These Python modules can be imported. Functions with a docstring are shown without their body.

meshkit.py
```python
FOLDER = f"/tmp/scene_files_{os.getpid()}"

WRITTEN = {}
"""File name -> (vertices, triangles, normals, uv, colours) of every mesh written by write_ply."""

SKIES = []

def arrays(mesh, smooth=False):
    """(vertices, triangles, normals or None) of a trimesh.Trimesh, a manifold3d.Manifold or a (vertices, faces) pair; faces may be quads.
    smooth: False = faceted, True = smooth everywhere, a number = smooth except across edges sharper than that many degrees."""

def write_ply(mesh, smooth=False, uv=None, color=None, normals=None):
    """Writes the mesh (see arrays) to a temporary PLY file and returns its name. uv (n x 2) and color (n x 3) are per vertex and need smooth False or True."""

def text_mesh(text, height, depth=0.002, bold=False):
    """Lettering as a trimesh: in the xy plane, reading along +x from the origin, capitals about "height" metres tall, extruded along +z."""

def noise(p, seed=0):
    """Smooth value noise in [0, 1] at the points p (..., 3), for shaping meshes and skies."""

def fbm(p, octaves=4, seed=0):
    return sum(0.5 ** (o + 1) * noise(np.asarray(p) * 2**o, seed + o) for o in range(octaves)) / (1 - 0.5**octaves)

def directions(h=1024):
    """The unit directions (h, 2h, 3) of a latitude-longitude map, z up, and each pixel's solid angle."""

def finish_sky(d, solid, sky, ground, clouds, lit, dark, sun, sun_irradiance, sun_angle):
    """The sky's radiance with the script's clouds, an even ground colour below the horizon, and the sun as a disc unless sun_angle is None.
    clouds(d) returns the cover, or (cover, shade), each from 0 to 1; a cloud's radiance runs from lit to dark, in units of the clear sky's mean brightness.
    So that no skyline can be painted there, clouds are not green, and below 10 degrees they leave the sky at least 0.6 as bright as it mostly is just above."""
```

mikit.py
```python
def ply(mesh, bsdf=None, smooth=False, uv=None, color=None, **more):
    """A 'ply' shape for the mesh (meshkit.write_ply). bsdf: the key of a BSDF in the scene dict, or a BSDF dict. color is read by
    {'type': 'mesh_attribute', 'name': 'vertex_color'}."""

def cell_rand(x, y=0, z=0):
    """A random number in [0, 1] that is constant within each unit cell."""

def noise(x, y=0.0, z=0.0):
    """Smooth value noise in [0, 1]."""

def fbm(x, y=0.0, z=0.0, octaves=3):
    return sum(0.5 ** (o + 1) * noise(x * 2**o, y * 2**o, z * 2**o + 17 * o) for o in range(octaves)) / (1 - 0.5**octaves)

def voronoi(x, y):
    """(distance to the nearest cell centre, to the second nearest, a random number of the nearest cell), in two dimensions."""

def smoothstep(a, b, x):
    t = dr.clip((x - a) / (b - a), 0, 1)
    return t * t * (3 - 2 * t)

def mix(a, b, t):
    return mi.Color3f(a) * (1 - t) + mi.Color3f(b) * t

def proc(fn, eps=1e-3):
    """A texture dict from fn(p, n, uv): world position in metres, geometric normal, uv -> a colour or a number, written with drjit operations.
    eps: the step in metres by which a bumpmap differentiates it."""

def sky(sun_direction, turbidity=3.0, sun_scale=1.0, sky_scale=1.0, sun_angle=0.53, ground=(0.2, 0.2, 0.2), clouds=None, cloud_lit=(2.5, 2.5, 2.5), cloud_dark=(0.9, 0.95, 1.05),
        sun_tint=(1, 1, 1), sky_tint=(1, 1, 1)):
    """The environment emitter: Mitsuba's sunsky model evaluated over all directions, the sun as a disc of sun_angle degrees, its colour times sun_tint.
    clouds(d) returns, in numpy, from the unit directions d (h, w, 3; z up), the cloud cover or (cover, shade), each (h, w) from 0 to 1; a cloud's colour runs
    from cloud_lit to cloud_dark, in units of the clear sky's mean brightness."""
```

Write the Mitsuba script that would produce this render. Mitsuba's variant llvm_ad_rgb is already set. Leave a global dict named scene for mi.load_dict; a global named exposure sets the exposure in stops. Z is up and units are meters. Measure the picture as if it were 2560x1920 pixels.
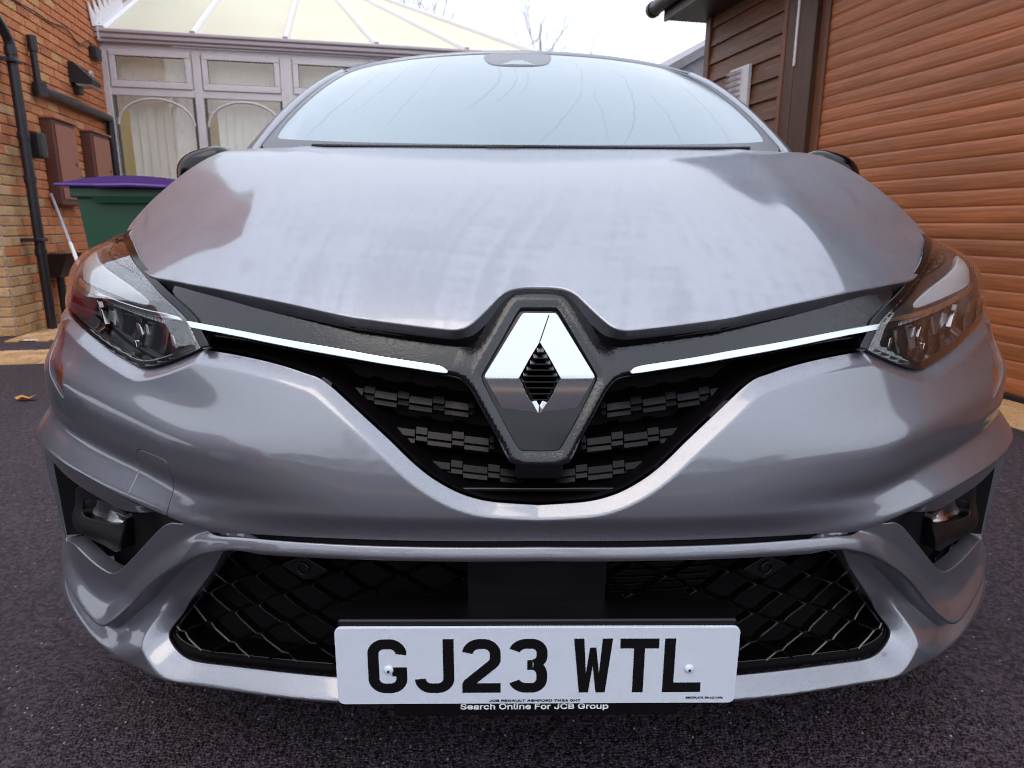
import math, random
import numpy as np, trimesh, manifold3d, shapely, mitsuba as mi, mikit, meshkit
from shapely import affinity
from shapely.geometry import Polygon, LineString, Point, MultiPolygon, box as sbox
from shapely.ops import unary_union
from scipy.interpolate import PchipInterpolator, CubicSpline
from scipy.ndimage import gaussian_filter1d
import drjit as dr
from mikit import noise, fbm, voronoi, cell_rand, smoothstep, mix, proc
T = mi.ScalarTransform4f
scene, labels = {}, {}
rng = np.random.default_rng(7)

# ------------------------------------------------------------------ camera, sky, exposure
CAM, YAW, PITCH, ROLL, FOCAL = np.array([-.046, -.774, .86]), math.radians(.8), math.radians(13.25), math.radians(.3), 1697 / 2560
_f = np.array([math.sin(YAW) * math.cos(PITCH), math.cos(YAW) * math.cos(PITCH), -math.sin(PITCH)])
_r0 = np.array([math.cos(YAW), -math.sin(YAW), 0]); _u0 = np.cross(_r0, _f)
_u = -math.sin(ROLL) * _r0 + math.cos(ROLL) * _u0
scene['camera'] = {'type': 'thinlens', 'fov': 2 * math.degrees(math.atan(.5 / FOCAL)), 'fov_axis': 'x', 'aperture_radius': .0011, 'focus_distance': .95,
                   'near_clip': .02, 'far_clip': 400.0, 'to_world': T().look_at(origin=CAM.tolist(), target=(CAM + _f).tolist(), up=_u.tolist())}
def overcast(d):
    n = meshkit.fbm(d * np.array([2.2, 2.2, 4.0]) + 3.1, 4, 5)
    return np.ones(d.shape[:2]), np.clip(.85 - 1.05 * d[..., 2] + .5 * (n - .5), 0, 1)
scene['daylight'] = mikit.sky((-.25, -.45, .86), turbidity=4, sun_scale=.12, sky_scale=1.0, sun_angle=40, clouds=overcast, cloud_lit=(2.85, 3.1, 3.6), cloud_dark=(2.12, 2.27, 2.5))
exposure = 2.28
# ------------------------------------------------------------------ body surfaces of the car (metres; x across, y back from the number plate, z up)
_px = np.array([0, .1, .2, .3, .4, .5, .6, .7, .78, .83, .872, .893, .90, .902, .902])
_py = np.array([.012, .0135, .020, .036, .062, .098, .146, .207, .271, .325, .395, .475, .56, .72, 1.2])
_t = np.concatenate([[0], np.cumsum(np.hypot(np.diff(_px), np.diff(_py)))])
_sx, _sy = PchipInterpolator(_t, _px), PchipInterpolator(_t, _py)
_tt = np.linspace(0, _t[-1], 1500)
_kx, _ky = gaussian_filter1d(np.concatenate([-_sx(_tt)[::-1], _sx(_tt)[1:]]), 45)[1499:], gaussian_filter1d(np.concatenate([_sy(_tt)[::-1], _sy(_tt)[1:]]), 45)[1499:]
_ks = np.concatenate([[0], np.cumsum(np.hypot(np.diff(_kx), np.diff(_ky)))])
PX, PY = CubicSpline(_ks, _kx), CubicSpline(_ks, _ky)          # plan curve of the nose by arc length
S_MAX = _ks[-1] - .05
def sm(a, b, x):
    t = np.clip((x - a) / (b - a), 0, 1)
    return t * t * (3 - 2 * t)
_zc = PchipInterpolator([.10, .16, .20, .22, .24, .28, .36, .46, .50, .55, .60, .65, .70, .75, .80, .86],
                        [-.06, -.016, -.005, -.002, 0, -.003, -.001, .001, 0, -.006, -.018, -.036, -.058, -.085, -.12, -.18])
_zs = PchipInterpolator([.10, .16, .195, .215, .24, .30, .38, .47, .52, .56, .60, .65, .70, .75, .775, .80, .815, .83, .845, .86],
                        [-.05, -.004, .002, .003, -.001, -.011, -.006, 0, -.005, -.017, -.029, -.041, -.057, -.070, -.076, -.090, -.108, -.136, -.170, -.21])
_zg = np.linspace(.10, .88, 521)
_zc, _zs = [CubicSpline(_zg, gaussian_filter1d(q(np.minimum(_zg, .86)) - np.maximum(_zg - .86, 0) * 1.5, 6, mode='nearest')) for q in (_zc, _zs)]
def d_base(s, z):
    w = sm(.30, .75, np.abs(s))
    return _zc(z) * (1 - w) + _zs(z) * w + .018 * np.exp(-((np.abs(s) - .62) / .12) ** 2) * (1 - sm(.23, .31, z)) - .014 * np.exp(-((np.abs(s) - .69) / .12) ** 2) * sm(.745, .79, z)
def nose(s, z, d=None):
    """A point of the nose: s along the plan curve, z up, d outwards from the reference."""
    s, z = np.asarray(s, float), np.asarray(z, float)
    if d is None: d = d_base(s, z)
    a, g = np.abs(s), np.where(s < 0, -1.0, 1.0)
    tx, ty = PX(a, 1), PY(a, 1)
    l = np.hypot(tx, ty)
    return np.stack([g * (PX(a) + d * ty / l), PY(a) - d * tx / l, z + 0 * s], -1)
_hz = PchipInterpolator([-.3, .0, .05, .11, .155, .2, .3, .45, .65, .85, 1.0, 1.2], [.30, .665, .734, .785, .813, .838, .882, .934, .985, 1.022, 1.038, 1.05])
_hw = np.linspace(-.25, 1.15, 1401)
HZ = CubicSpline(_hw, gaussian_filter1d(_hz(_hw), 22))
_plan = PchipInterpolator(_px[:14], _py[:14] - .012)
_pw = np.linspace(0, .893, 900)
PLAN = CubicSpline(_pw, gaussian_filter1d(np.concatenate([_plan(_pw[::-1]), _plan(_pw[1:])]), 25)[899:])
def bonnet(x, y):
    x, y = np.asarray(x, float), np.asarray(y, float)
    a = np.abs(x)
    k = 1 - sm(.40, 1.0, y)
    w = y - np.minimum(PLAN(np.minimum(a, .86)), .36) * k * .94
    crown = .022 * (a / .72) ** 4 + .9 * np.maximum(a - .66, 0) ** 2
    crease = .003 * np.exp(-((a - .40 - .12 * y) / .035) ** 2) * sm(.1, .35, y)
    return np.stack([x, y, .006 * sm(.45, .85, y) + HZ(w) - crown * (.35 + .65 * k) + crease], -1)
# outlines of the right half of the car, in the coordinates of nose(s, z) and bonnet(x, y)
NOSE = {
  'lens': [(0.4867,0.6946),(0.5061,0.6857),(0.5476,0.6696),(0.5869,0.659),(0.6114,0.658),(0.6444,0.665),(0.7028,0.6762),(0.7625,0.6907),(0.8228,0.7019),(0.8708,0.7091),(0.9005,0.7198),(0.8993,0.7331),(0.9039,0.7621),(0.9171,0.7877),(0.9627,0.8031),(0.9687,0.816),(0.9721,0.8263),(0.9739,0.836),(0.9748,0.845),(0.975,0.8484)],
  'lens_in': [(0.975,0.8484),(0.9118,0.8433),(0.7959,0.8287),(0.7313,0.8136),(0.6902,0.8002),(0.6492,0.7848),(0.6206,0.7746),(0.5749,0.7555),(0.5483,0.7432),(0.5271,0.7321),(0.5184,0.7265),(0.5077,0.714),(0.4867,0.6946)],
  'lens_frame': [(0.8558,0.835),(0.7825,0.822),(0.7319,0.8083),(0.6919,0.7937),(0.6367,0.7727),(0.5936,0.7548),(0.5608,0.7366),(0.5375,0.7256),(0.5172,0.7111),(0.5008,0.6967)],
  'eyebrow': [(0.6296,0.7431),(0.647,0.7532),(0.6785,0.7627),(0.7183,0.7708),(0.7549,0.7788),(0.7877,0.7845),(0.8313,0.7957),(0.9021,0.8051),(0.9683,0.8052),(0.9656,0.7996),(0.9624,0.7921),(0.9594,0.7836),(0.9031,0.7744),(0.8509,0.768),(0.7997,0.7606),(0.7446,0.7524),(0.6854,0.7449),(0.6468,0.7416),(0.6268,0.7407)],
  'texture': [(0.9702,0.8093),(0.9725,0.8144),(0.9763,0.8255),(0.9777,0.8318),(0.8285,0.8209),(0.7685,0.8069),(0.7248,0.7905),(0.736,0.7861),(0.7608,0.784),(0.7826,0.7853),(0.8302,0.7971),(0.9033,0.8065)],
  'stripbar': [(0.8933,0.769),(0.8163,0.7612),(0.7437,0.7511),(0.6844,0.7409),(0.636,0.7344),(0.5829,0.7308),(0.5608,0.722),(0.5913,0.7253),(0.6348,0.7299),(0.6831,0.7357),(0.7406,0.7445),(0.8109,0.7544),(0.8863,0.7635)],
  'darkhouse': [(0.9058,0.7625),(0.812,0.7558),(0.741,0.7459),(0.6836,0.7377),(0.6355,0.7325),(0.5917,0.7266),(0.5625,0.7212),(0.5437,0.7093),(0.5244,0.6946),(0.5761,0.6763),(0.6222,0.6624),(0.6447,0.6617),(0.6869,0.6695),(0.7432,0.6818),(0.8181,0.6974),(0.8672,0.7121),(0.9189,0.7304),(0.9432,0.7485)],
  'body_inner': [(0.4852,0.6882),(0.4546,0.6884),(0.4011,0.684),(0.3507,0.677),(0.3143,0.6687),(0.2905,0.6595),(0.3013,0.6664),(0.2821,0.6579),(0.253,0.6384),(0.2211,0.6155),(0.1896,0.5913),(0.1642,0.5687),(0.1421,0.5515),(0.1214,0.5388),(0.0973,0.5271),(0.0672,0.5189),(0.0342,0.5164),(0.0596,0.5155),(-0.0005,0.5145)],
  'chamf_outer': [(0.481,0.6736),(0.3985,0.673),(0.3482,0.6643),(0.3236,0.6561),(0.2994,0.6441),(0.2984,0.6468),(0.2547,0.6154),(0.2143,0.5834),(0.1762,0.5518),(0.1396,0.5238),(0.1154,0.5108),(0.1042,0.5073),(0.0707,0.5031),(-0.0007,0.5011)],
  'bumper_low': [(0.8736,0.5081),(0.8118,0.5035),(0.761,0.4993),(0.691,0.4939),(0.6337,0.4859),(0.5935,0.478),(0.5565,0.4721),(0.5188,0.4654),(0.4821,0.4584),(0.4518,0.4521),(0.4293,0.453),(0.4126,0.4501),(0.2142,0.465),(-0.0004,0.4675)],
  'recess_low': [(0.8762,0.3172),(0.8208,0.3419),(0.787,0.3315),(0.7467,0.3249),(0.707,0.3228),(0.6867,0.3275),(0.6679,0.3378),(0.6212,0.374),(0.5678,0.4194),(0.5298,0.4512),(0.4907,0.4542),(0.4518,0.4521)],
  'recess_out': [(0.8567,0.4963),(0.8529,0.4532),(0.8729,0.3898),(0.8762,0.3172)],
  'ridge': [(0.8905,0.2749),(0.8598,0.2641),(0.7879,0.2544),(0.7249,0.2533),(0.6821,0.2576),(0.6625,0.2668),(0.6316,0.2987),(0.5699,0.3543),(0.514,0.3931),(0.4711,0.4165),(0.4368,0.4296),(0.2501,0.4463)],
  'bar_top': [(0.5409,0.4021),(0.5044,0.4213),(0.4679,0.4362),(0.4279,0.4451),(0.2494,0.4581),(-0.0005,0.4649)],
  'lgrille': [(-0.0014,0.4466),(0.2191,0.4431),(0.3801,0.4306),(0.4475,0.422),(0.4654,0.3994),(0.4942,0.3676),(0.5394,0.3178),(0.5647,0.2829),(0.5743,0.2613),(0.574,0.2553),(0.5665,0.248),(0.5513,0.2377),(0.5335,0.2296),(0.5146,0.2279),(0.4703,0.2307),(0.4079,0.2344),(0.3333,0.2397),(0.2839,0.242),(0.1659,0.2506),(-0.005,0.2511)],
  'lip_bot': [(0.9115,0.2899),(0.8793,0.2641),(0.8096,0.2431),(0.7335,0.227),(0.646,0.2236),(0.5828,0.2101),(0.5464,0.2041),(0.4909,0.2005),(0.3793,0.2095),(0.2731,0.2163),(0.1618,0.2213),(-0.0041,0.2235)],
  'lowchamf': [(0.5574,0.2584),(0.5425,0.241),(0.5252,0.2231),(0.4916,0.2136),(0.4393,0.2152),(0.2753,0.2234),(0.161,0.2398),(-0.0038,0.2403)],
  'chrome': [(0.5167,0.7272),(0.4369,0.7204),(0.3587,0.7123),(0.2609,0.7023),(0.2154,0.6955),(0.1664,0.6905),(0.1283,0.686),(0.1212,0.6828),(0.1175,0.679),(0.121,0.6781),(0.1659,0.6832),(0.2147,0.6887),(0.2597,0.6945),(0.3569,0.7053),(0.435,0.714),(0.5092,0.72)],
  'panel_low': [(0.506,0.7144),(0.433,0.7072),(0.3555,0.6991),(0.2589,0.6886),(0.2141,0.6839),(0.1655,0.6779),(0.1277,0.6728),(0.1068,0.6703),(0.0952,0.6669),(0.0846,0.6576),(0.0717,0.6368),(0.0535,0.6118),(0.0355,0.5865),(0.0265,0.578),(-0.0002,0.577)],
  'panel_end': [(0.5926,0.7744),(0.5557,0.7539),(0.5282,0.7357),(0.5196,0.7277),(0.5105,0.7174)],
  'badge_rec': [(-0.0017,0.7572),(0.0232,0.7571),(0.0268,0.7549),(0.0362,0.74),(0.0546,0.7102),(0.0748,0.6775),(0.0759,0.6744),(0.0723,0.666),(0.056,0.6369),(0.0378,0.6056),(0.0266,0.5882),(0.0221,0.5855),(-0.0002,0.5849)],
  'badge_out': [(-0.0016,0.7514),(0.0192,0.7513),(0.0221,0.7492),(0.0362,0.7272),(0.0679,0.6769),(0.0683,0.6734),(0.0492,0.639),(0.0255,0.5929),(0.0221,0.5908),(-0.0002,0.5908)],
  'badge_in': [(-0.0041,0.7221),(-0.0011,0.7178),(0.013,0.6967),(0.0254,0.6747),(0.0132,0.6538),(0.0042,0.6413),(-0.0025,0.6329)],
  'flap': [(0.5937,0.4766),(0.5865,0.5129),(0.5864,0.5357),(0.5835,0.546),(0.5748,0.5516),(0.5613,0.5517),(0.5295,0.5476),(0.5204,0.5452),(0.5164,0.5409),(0.5133,0.5093),(0.5189,0.4647)],
  'fin1': [(0.2941,0.6545),(0.2737,0.6468),(0.244,0.6419),(0.221,0.6408),(0.1939,0.6361),(0.1732,0.6354),(0.1418,0.6318),(0.123,0.6309),(0.0886,0.6277),(0.0846,0.623)],
  'fin2': [(0.2154,0.6042),(0.1958,0.5969),(0.1617,0.5918),(0.143,0.5909),(0.1114,0.5878),(0.0931,0.5874),(0.0594,0.5847),(0.0568,0.5798)],
  'fin3': [(0.1583,0.5606),(0.1476,0.5502),(0.1213,0.5482),(0.1057,0.5466),(0.0772,0.5438),(0.0592,0.5439),(0.0343,0.5428)],
  'bar_fold': [(0.5298,0.4512),(0.5564,0.4276)],
  'fogbezel': [(0.804,0.4392),(0.8228,0.4192),(0.84,0.3922),(0.8457,0.3707),(0.8351,0.3601),(0.8117,0.3559),(0.6886,0.3528),(0.6822,0.3878),(0.6685,0.4284),(0.7019,0.4283),(0.7501,0.4307),(0.781,0.4358)],
  'foghole': [(0.792,0.4195),(0.8073,0.3869),(0.7987,0.3831),(0.7694,0.3836),(0.7347,0.3877),(0.6984,0.3962),(0.6839,0.403),(0.6755,0.4252),(0.7115,0.4231),(0.7505,0.4228)],
  'marker': [(0.8729,0.7074),(0.8287,0.6906),(0.847,0.6694),(0.8307,0.6543),(0.8055,0.6428),(0.7877,0.6402),(0.7783,0.6011),(0.7853,0.5954),(0.818,0.6074),(0.8554,0.6216),(0.8872,0.6373),(0.9061,0.6551),(0.902,0.6809)],
  'face_edge': [(0.7872,0.5998),(0.7827,0.5769),(0.8007,0.5622)],
  'panel_top': [(-0.0023,0.7821),(0.0171,0.782),(0.0364,0.7797),(0.0508,0.7731),(0.065,0.759),(0.0835,0.7418),(0.0951,0.7332),(0.1069,0.7299),(0.1212,0.7298),(0.1702,0.7342),(0.2212,0.7391),(0.2744,0.7439),(0.2686,0.7445),(0.3983,0.7616)],
  'node': [(0.4221,0.3683),(0.3751,0.3957),(0.4739,0.3391),(0.4236,0.3213),(0.3757,0.3489),(0.3307,0.3753),(0.4742,0.2923),(0.4231,0.275),(0.3762,0.3031),(0.3306,0.3293),(0.2857,0.4012),(0.2863,0.3547),(0.5179,0.2707),(0.4672,0.252),(0.3741,0.2601),(0.3301,0.2838)],
  'radar': [(-0.0025,0.4325),(0.0886,0.4333),(0.092,0.3498),(-0.0038,0.3497)],
  'holder': [(-0.0019,0.3687),(0.0911,0.3674),(0.1761,0.3603),(0.2616,0.3459)],
  'sensor': [(0.3287,0.3971),(0.3388,0.3952)],
}
BONNET = {
  'front': [(-0.0016,0.1086),(0.0168,0.1086),(0.0353,0.1058),(0.0491,0.0977),(0.0625,0.0819),(0.0799,0.065),(0.0906,0.0577),(0.1015,0.0552),(0.1147,0.0556),(0.1592,0.0618),(0.2046,0.0702),(0.2512,0.0809),(0.2461,0.0807),(0.3587,0.122),(0.459,0.1697),(0.5227,0.2067),(0.5605,0.2302),(0.592,0.2678),(0.6343,0.3252),(0.6748,0.3911),(0.6962,0.4364),(0.7086,0.4742)],
}
# ------------------------------------------------------------------ materials
def rgb(*c): return {'type': 'rgb', 'value': list(c)}
def two(b): return {'type': 'twosided', 'bsdf': b}
def plastic(c, alpha=.1, ior=1.5): return two({'type': 'roughplastic', 'diffuse_reflectance': c if isinstance(c, dict) else rgb(*c), 'alpha': alpha, 'int_ior': ior, 'nonlinear': True})
def matte(c, rough=.7, spec=.3, **k): return two({'type': 'principled', 'base_color': c if isinstance(c, dict) else rgb(*c), 'roughness': rough, 'specular': spec, **k})
def bumped(b, fn, scale=1.0, eps=1e-3):
    return two({'type': 'bumpmap', 'arbitrary': proc(fn, eps), 'scale': scale, 'bsdf': b['bsdf'] if b['type'] == 'twosided' else b})
def droplets(p, n, uv):
    """Height of small water drops (metres)."""
    x, y = p.x + p.y * .37, p.z + p.y * .8
    h = 0
    for k, (f, a) in enumerate(((230., .00020), (480., .00012))):
        d, _, r = voronoi(x * f + 7 * k, y * f)
        h = h + a * dr.maximum(0, 1 - dr.square(d / (.16 + .22 * r))) * dr.select(r > .35, 1.0, 0.0)
    return h
def mist(p, n, uv):
    """Where the bonnet is wet film (0) and where it is misted with fine drops (1): wiped and dried patches."""
    q = 7 * noise(p.x * 2.2, p.y * 2.2, 4.)
    big = fbm(p.x * 4 + 2.7, p.y * 5, 1.3, 4)
    streak = noise(p.x * 95 + 3.5 * q, p.y * 17 + 2 * q, 2.)
    cross = noise(p.x * 22 - 2 * q, p.y * 120 + 3 * q, 6.)
    fine = noise(p.x * 330, p.y * 260, p.z * 200)
    return smoothstep(.42, .60, .52 * big + .20 * streak + .14 * cross + .14 * fine)
def flakes(p, n, uv):
    r = cell_rand(p.x * 1400, p.y * 1400, p.z * 1400)
    return mix((.45, .455, .515), (.62, .625, .70), r)
def coat(alpha, ior, rough, w=.36, c=(.050, .049, .058)):
    return {'type': 'blendbsdf', 'weight': w,
            'a': {'type': 'roughplastic', 'diffuse_reflectance': rgb(*c), 'alpha': alpha, 'int_ior': ior},
            'b': {'type': 'principled', 'base_color': proc(flakes), 'metallic': 1.0, 'roughness': rough}}
def dry(p, n, uv): return .1 + .12 * noise(p.x * 30, p.y * 30, p.z * 30)
scene['paint'] = two(coat(.005, 2.2, .40, .34, (.042, .041, .049)))
scene['bonnet_paint'] = two({'type': 'blendbsdf', 'weight': proc(mist), 'a': coat(.005, 2.75, .42, .36, (.065, .064, .074)), 'b': coat(.010, 2.05, .44, .38, (.070, .069, .079))})
scene['wet_paint'] = bumped(coat(.01, 2.15, .36), droplets)
scene['gloss_black'] = plastic((.006, .0045, .0055), .03, 1.47)
scene['wet_black'] = bumped(plastic((.016, .0125, .016), .03, 1.62), droplets)
scene['satin_black'] = plastic((.0075, .0058, .0068), .20, 1.4)
scene['matt_black'] = matte((.0045, .0036, .0042), .8, .15)
scene['bar_black'] = plastic((.008, .0065, .0075), .10, 1.75)
scene['fin_black'] = plastic((.0055, .0042, .005), .08, 1.29)
scene['rubber'] = matte((.016, .0145, .015), .6)
scene['chrome'] = two({'type': 'roughconductor', 'material': 'none', 'alpha': .015, 'specular_reflectance': rgb(.66, .665, .68)})
scene['satin_metal'] = two({'type': 'roughconductor', 'material': 'none', 'alpha': .12, 'specular_reflectance': rgb(.62, .62, .63)})
scene['lamp_white'] = plastic((.62, .64, .66), .08)
scene['lamp_dark'] = plastic((.020, .016, .017), .04)
scene['lamp_grey'] = plastic((.13, .12, .13), .08)
scene['lamp_smoke'] = plastic((.050, .044, .048), .06)
scene['clear_lens'] = {'type': 'thindielectric', 'int_ior': 1.6}
scene['plate_white'] = plastic((.79, .815, .865), .06)
scene['plate_ink'] = plastic((.010, .009, .010), .06)
scene['print_white'] = matte((.75, .75, .76), .5)
scene['amber'] = plastic((.35, .10, .03), .05)
def fog_weight(p, n, uv):
    """How fogged the windscreen is, with clear runnels where water ran down."""
    w = .80 + .05 * noise(p.x * 5, p.y * 3, 1.)
    for x0, k, cv, wd, y0, y1 in ((.17, .06, .9, .0030, .80, 1.42), (.20, -.16, .3, .0026, .80, 1.15), (.31, -.10, .8, .0030, .82, 1.38), (.36, -.22, .2, .0022, .82, 1.2), (-.06, .05, 1.6, .0045, 1.06, 1.46), (-.015, .05, 1.5, .003, 1.08, 1.38), (.02, .03, 1.2, .0025, 1.12, 1.30),
                              (.50, -.20, .4, .003, .9, 1.35), (-.47, .28, .2, .005, 1.0, 1.4), (-.40, .30, .3, .004, 1.1, 1.45), (-.28, .2, .3, .0025, 1.0, 1.4)):
        wob = .012 * (noise(p.y * 9 + x0 * 40, 3.) - .5) + .006 * (noise(p.y * 40 + x0 * 90, 5.) - .5)
        c = x0 + k * (p.y - 1.15) - cv * dr.square(p.y - 1.25) + wob
        on = smoothstep(y0 - .04, y0 + .04, p.y) * smoothstep(y1 + .04, y1 - .04, p.y) * (.5 + .5 * noise(p.y * 6 + x0 * 55, 9.))
        w = w - .15 * on * dr.exp(-dr.square((p.x - c) / wd))
    return dr.clip(w, 0, 1)
def fog_tone(p, n, uv):
    return mix((.29, .355, .405), (.345, .415, .46), noise(p.x * 2.2, p.y * 2.2, 4.))
scene['fogged_glass'] = {'type': 'blendbsdf', 'weight': proc(fog_weight), 'a': {'type': 'thindielectric', 'int_ior': 1.52},
                         'b': two({'type': 'roughplastic', 'diffuse_reflectance': proc(fog_tone), 'alpha': .03, 'int_ior': 1.5})}
scene['clear_glass'] = {'type': 'thindielectric', 'int_ior': 1.52}
# ------------------------------------------------------------------ builders
def key_for(name, parent=None):
    base = f'{parent}__{name}' if parent else name
    used = lambda k: k in scene or k in labels or any(q.startswith(k + '__') for q in scene)
    if not used(base): return base
    n = 1
    while used(f'{base}_{n:03d}'): n += 1
    return f'{base}_{n:03d}'
def obj(name, mesh, mat, parent=None, smooth=False, label=None, normals=None, **extra):
    k = key_for(name, parent)
    if isinstance(mesh, dict): scene[k] = {**mesh, **extra}
    elif normals is not None:
        scene[k] = {'type': 'ply', 'filename': meshkit.write_ply(mesh, False, normals=normals), 'face_normals': False, 'bsdf': {'type': 'ref', 'id': mat}}
    else: scene[k] = mikit.ply(mesh, mat, smooth=smooth)
    if label: labels.setdefault(k, {})['label'] = label
    return k
_taken = set()
def thing(name, label, cat, group=None, kind=None):
    k, n = name, 0
    while k in _taken or k in scene: n += 1; k = f'{name}_{n:03d}'
    _taken.add(k)
    labels[k] = {'label': label, 'category': cat}
    if group: labels[k]['group'] = group
    if kind: labels[k]['kind'] = kind
    return k
def structure(name, mesh, mat, label, smooth=False):
    k = obj(name, mesh, mat, smooth=smooth)
    labels[k] = {'label': label, 'kind': 'structure'}
    return k
cat = trimesh.util.concatenate
def box(x0, x1, y0, y1, z0, z1):
    return trimesh.creation.box(extents=(abs(x1 - x0), abs(y1 - y0), abs(z1 - z0)), transform=trimesh.transformations.translation_matrix(((x0 + x1) / 2, (y0 + y1) / 2, (z0 + z1) / 2)))
def soft_box(x0, x1, y0, y1, z0, z1, r=.003, seg=8):
    c = [[(a, b, c) for a in (x0 + r, x1 - r) for b in (y0 + r, y1 - r) for c in (z0 + r, z1 - r)]]
    s = manifold3d.Manifold.sphere(r, seg)
    m = manifold3d.Manifold.batch_hull([s.translate(p) for p in c[0]]).to_mesh()
    return trimesh.Trimesh(m.vert_properties[:, :3], m.tri_verts)
def hull(pts):
    return trimesh.convex.convex_hull(np.asarray(pts, float))
def tube(pts, r, n=10, closed=False):
    pts = np.asarray(pts, float)
    t = np.gradient(pts, axis=0); t /= np.linalg.norm(t, axis=1, keepdims=True)
    a0 = np.cross(t[0], [0, 0, 1.0] if abs(t[0, 2]) < .8 else [1.0, 0, 0]); a = np.empty_like(t)
    for i in range(len(t)):
        a0 = a0 - t[i] * (a0 @ t[i]); a0 = a0 / np.linalg.norm(a0); a[i] = a0
    b = np.cross(t, a)
    g = np.arange(n) * 2 * np.pi / n
    r = np.broadcast_to(r, (len(pts),))
    v = pts[:, None] + r[:, None, None] * (np.cos(g)[None, :, None] * a[:, None] + np.sin(g)[None, :, None] * b[:, None])
    i, j = np.meshgrid(np.arange(len(pts) - 1), np.arange(n), indexing='ij')
    f = np.stack([i * n + j, i * n + (j + 1) % n, (i + 1) * n + (j + 1) % n, (i + 1) * n + j], -1).reshape(-1, 4)
    f = np.vstack([f[:, :3], f[:, [0, 2, 3]]])
    v = v.reshape(-1, 3)
    c0, c1 = len(v), len(v) + 1
    v = np.vstack([v, pts[0], pts[-1]])
    k = np.arange(n)
    f = np.vstack([f, np.stack([k * 0 + c0, (k + 1) % n, k], 1), np.stack([k * 0 + c1, k + (len(pts) - 1) * n, (k + 1) % n + (len(pts) - 1) * n], 1)])
    return trimesh.Trimesh(v, f, process=False)
def chaikin(p, k=2, closed=False):
    p = np.asarray(p, float)
    for _ in range(k):
        if closed:
            q = np.roll(p, -1, 0); p = np.stack([.75 * p + .25 * q, .25 * p + .75 * q], 1).reshape(-1, 2)
        else:
            a, b = p[:-1], p[1:]
            p = np.vstack([p[:1], np.stack([.75 * a + .25 * b, .25 * a + .75 * b], 1).reshape(-1, p.shape[1]), p[-1:]])
    return p
def mirror2(p): return np.asarray(p, float) * [-1, 1]
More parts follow.
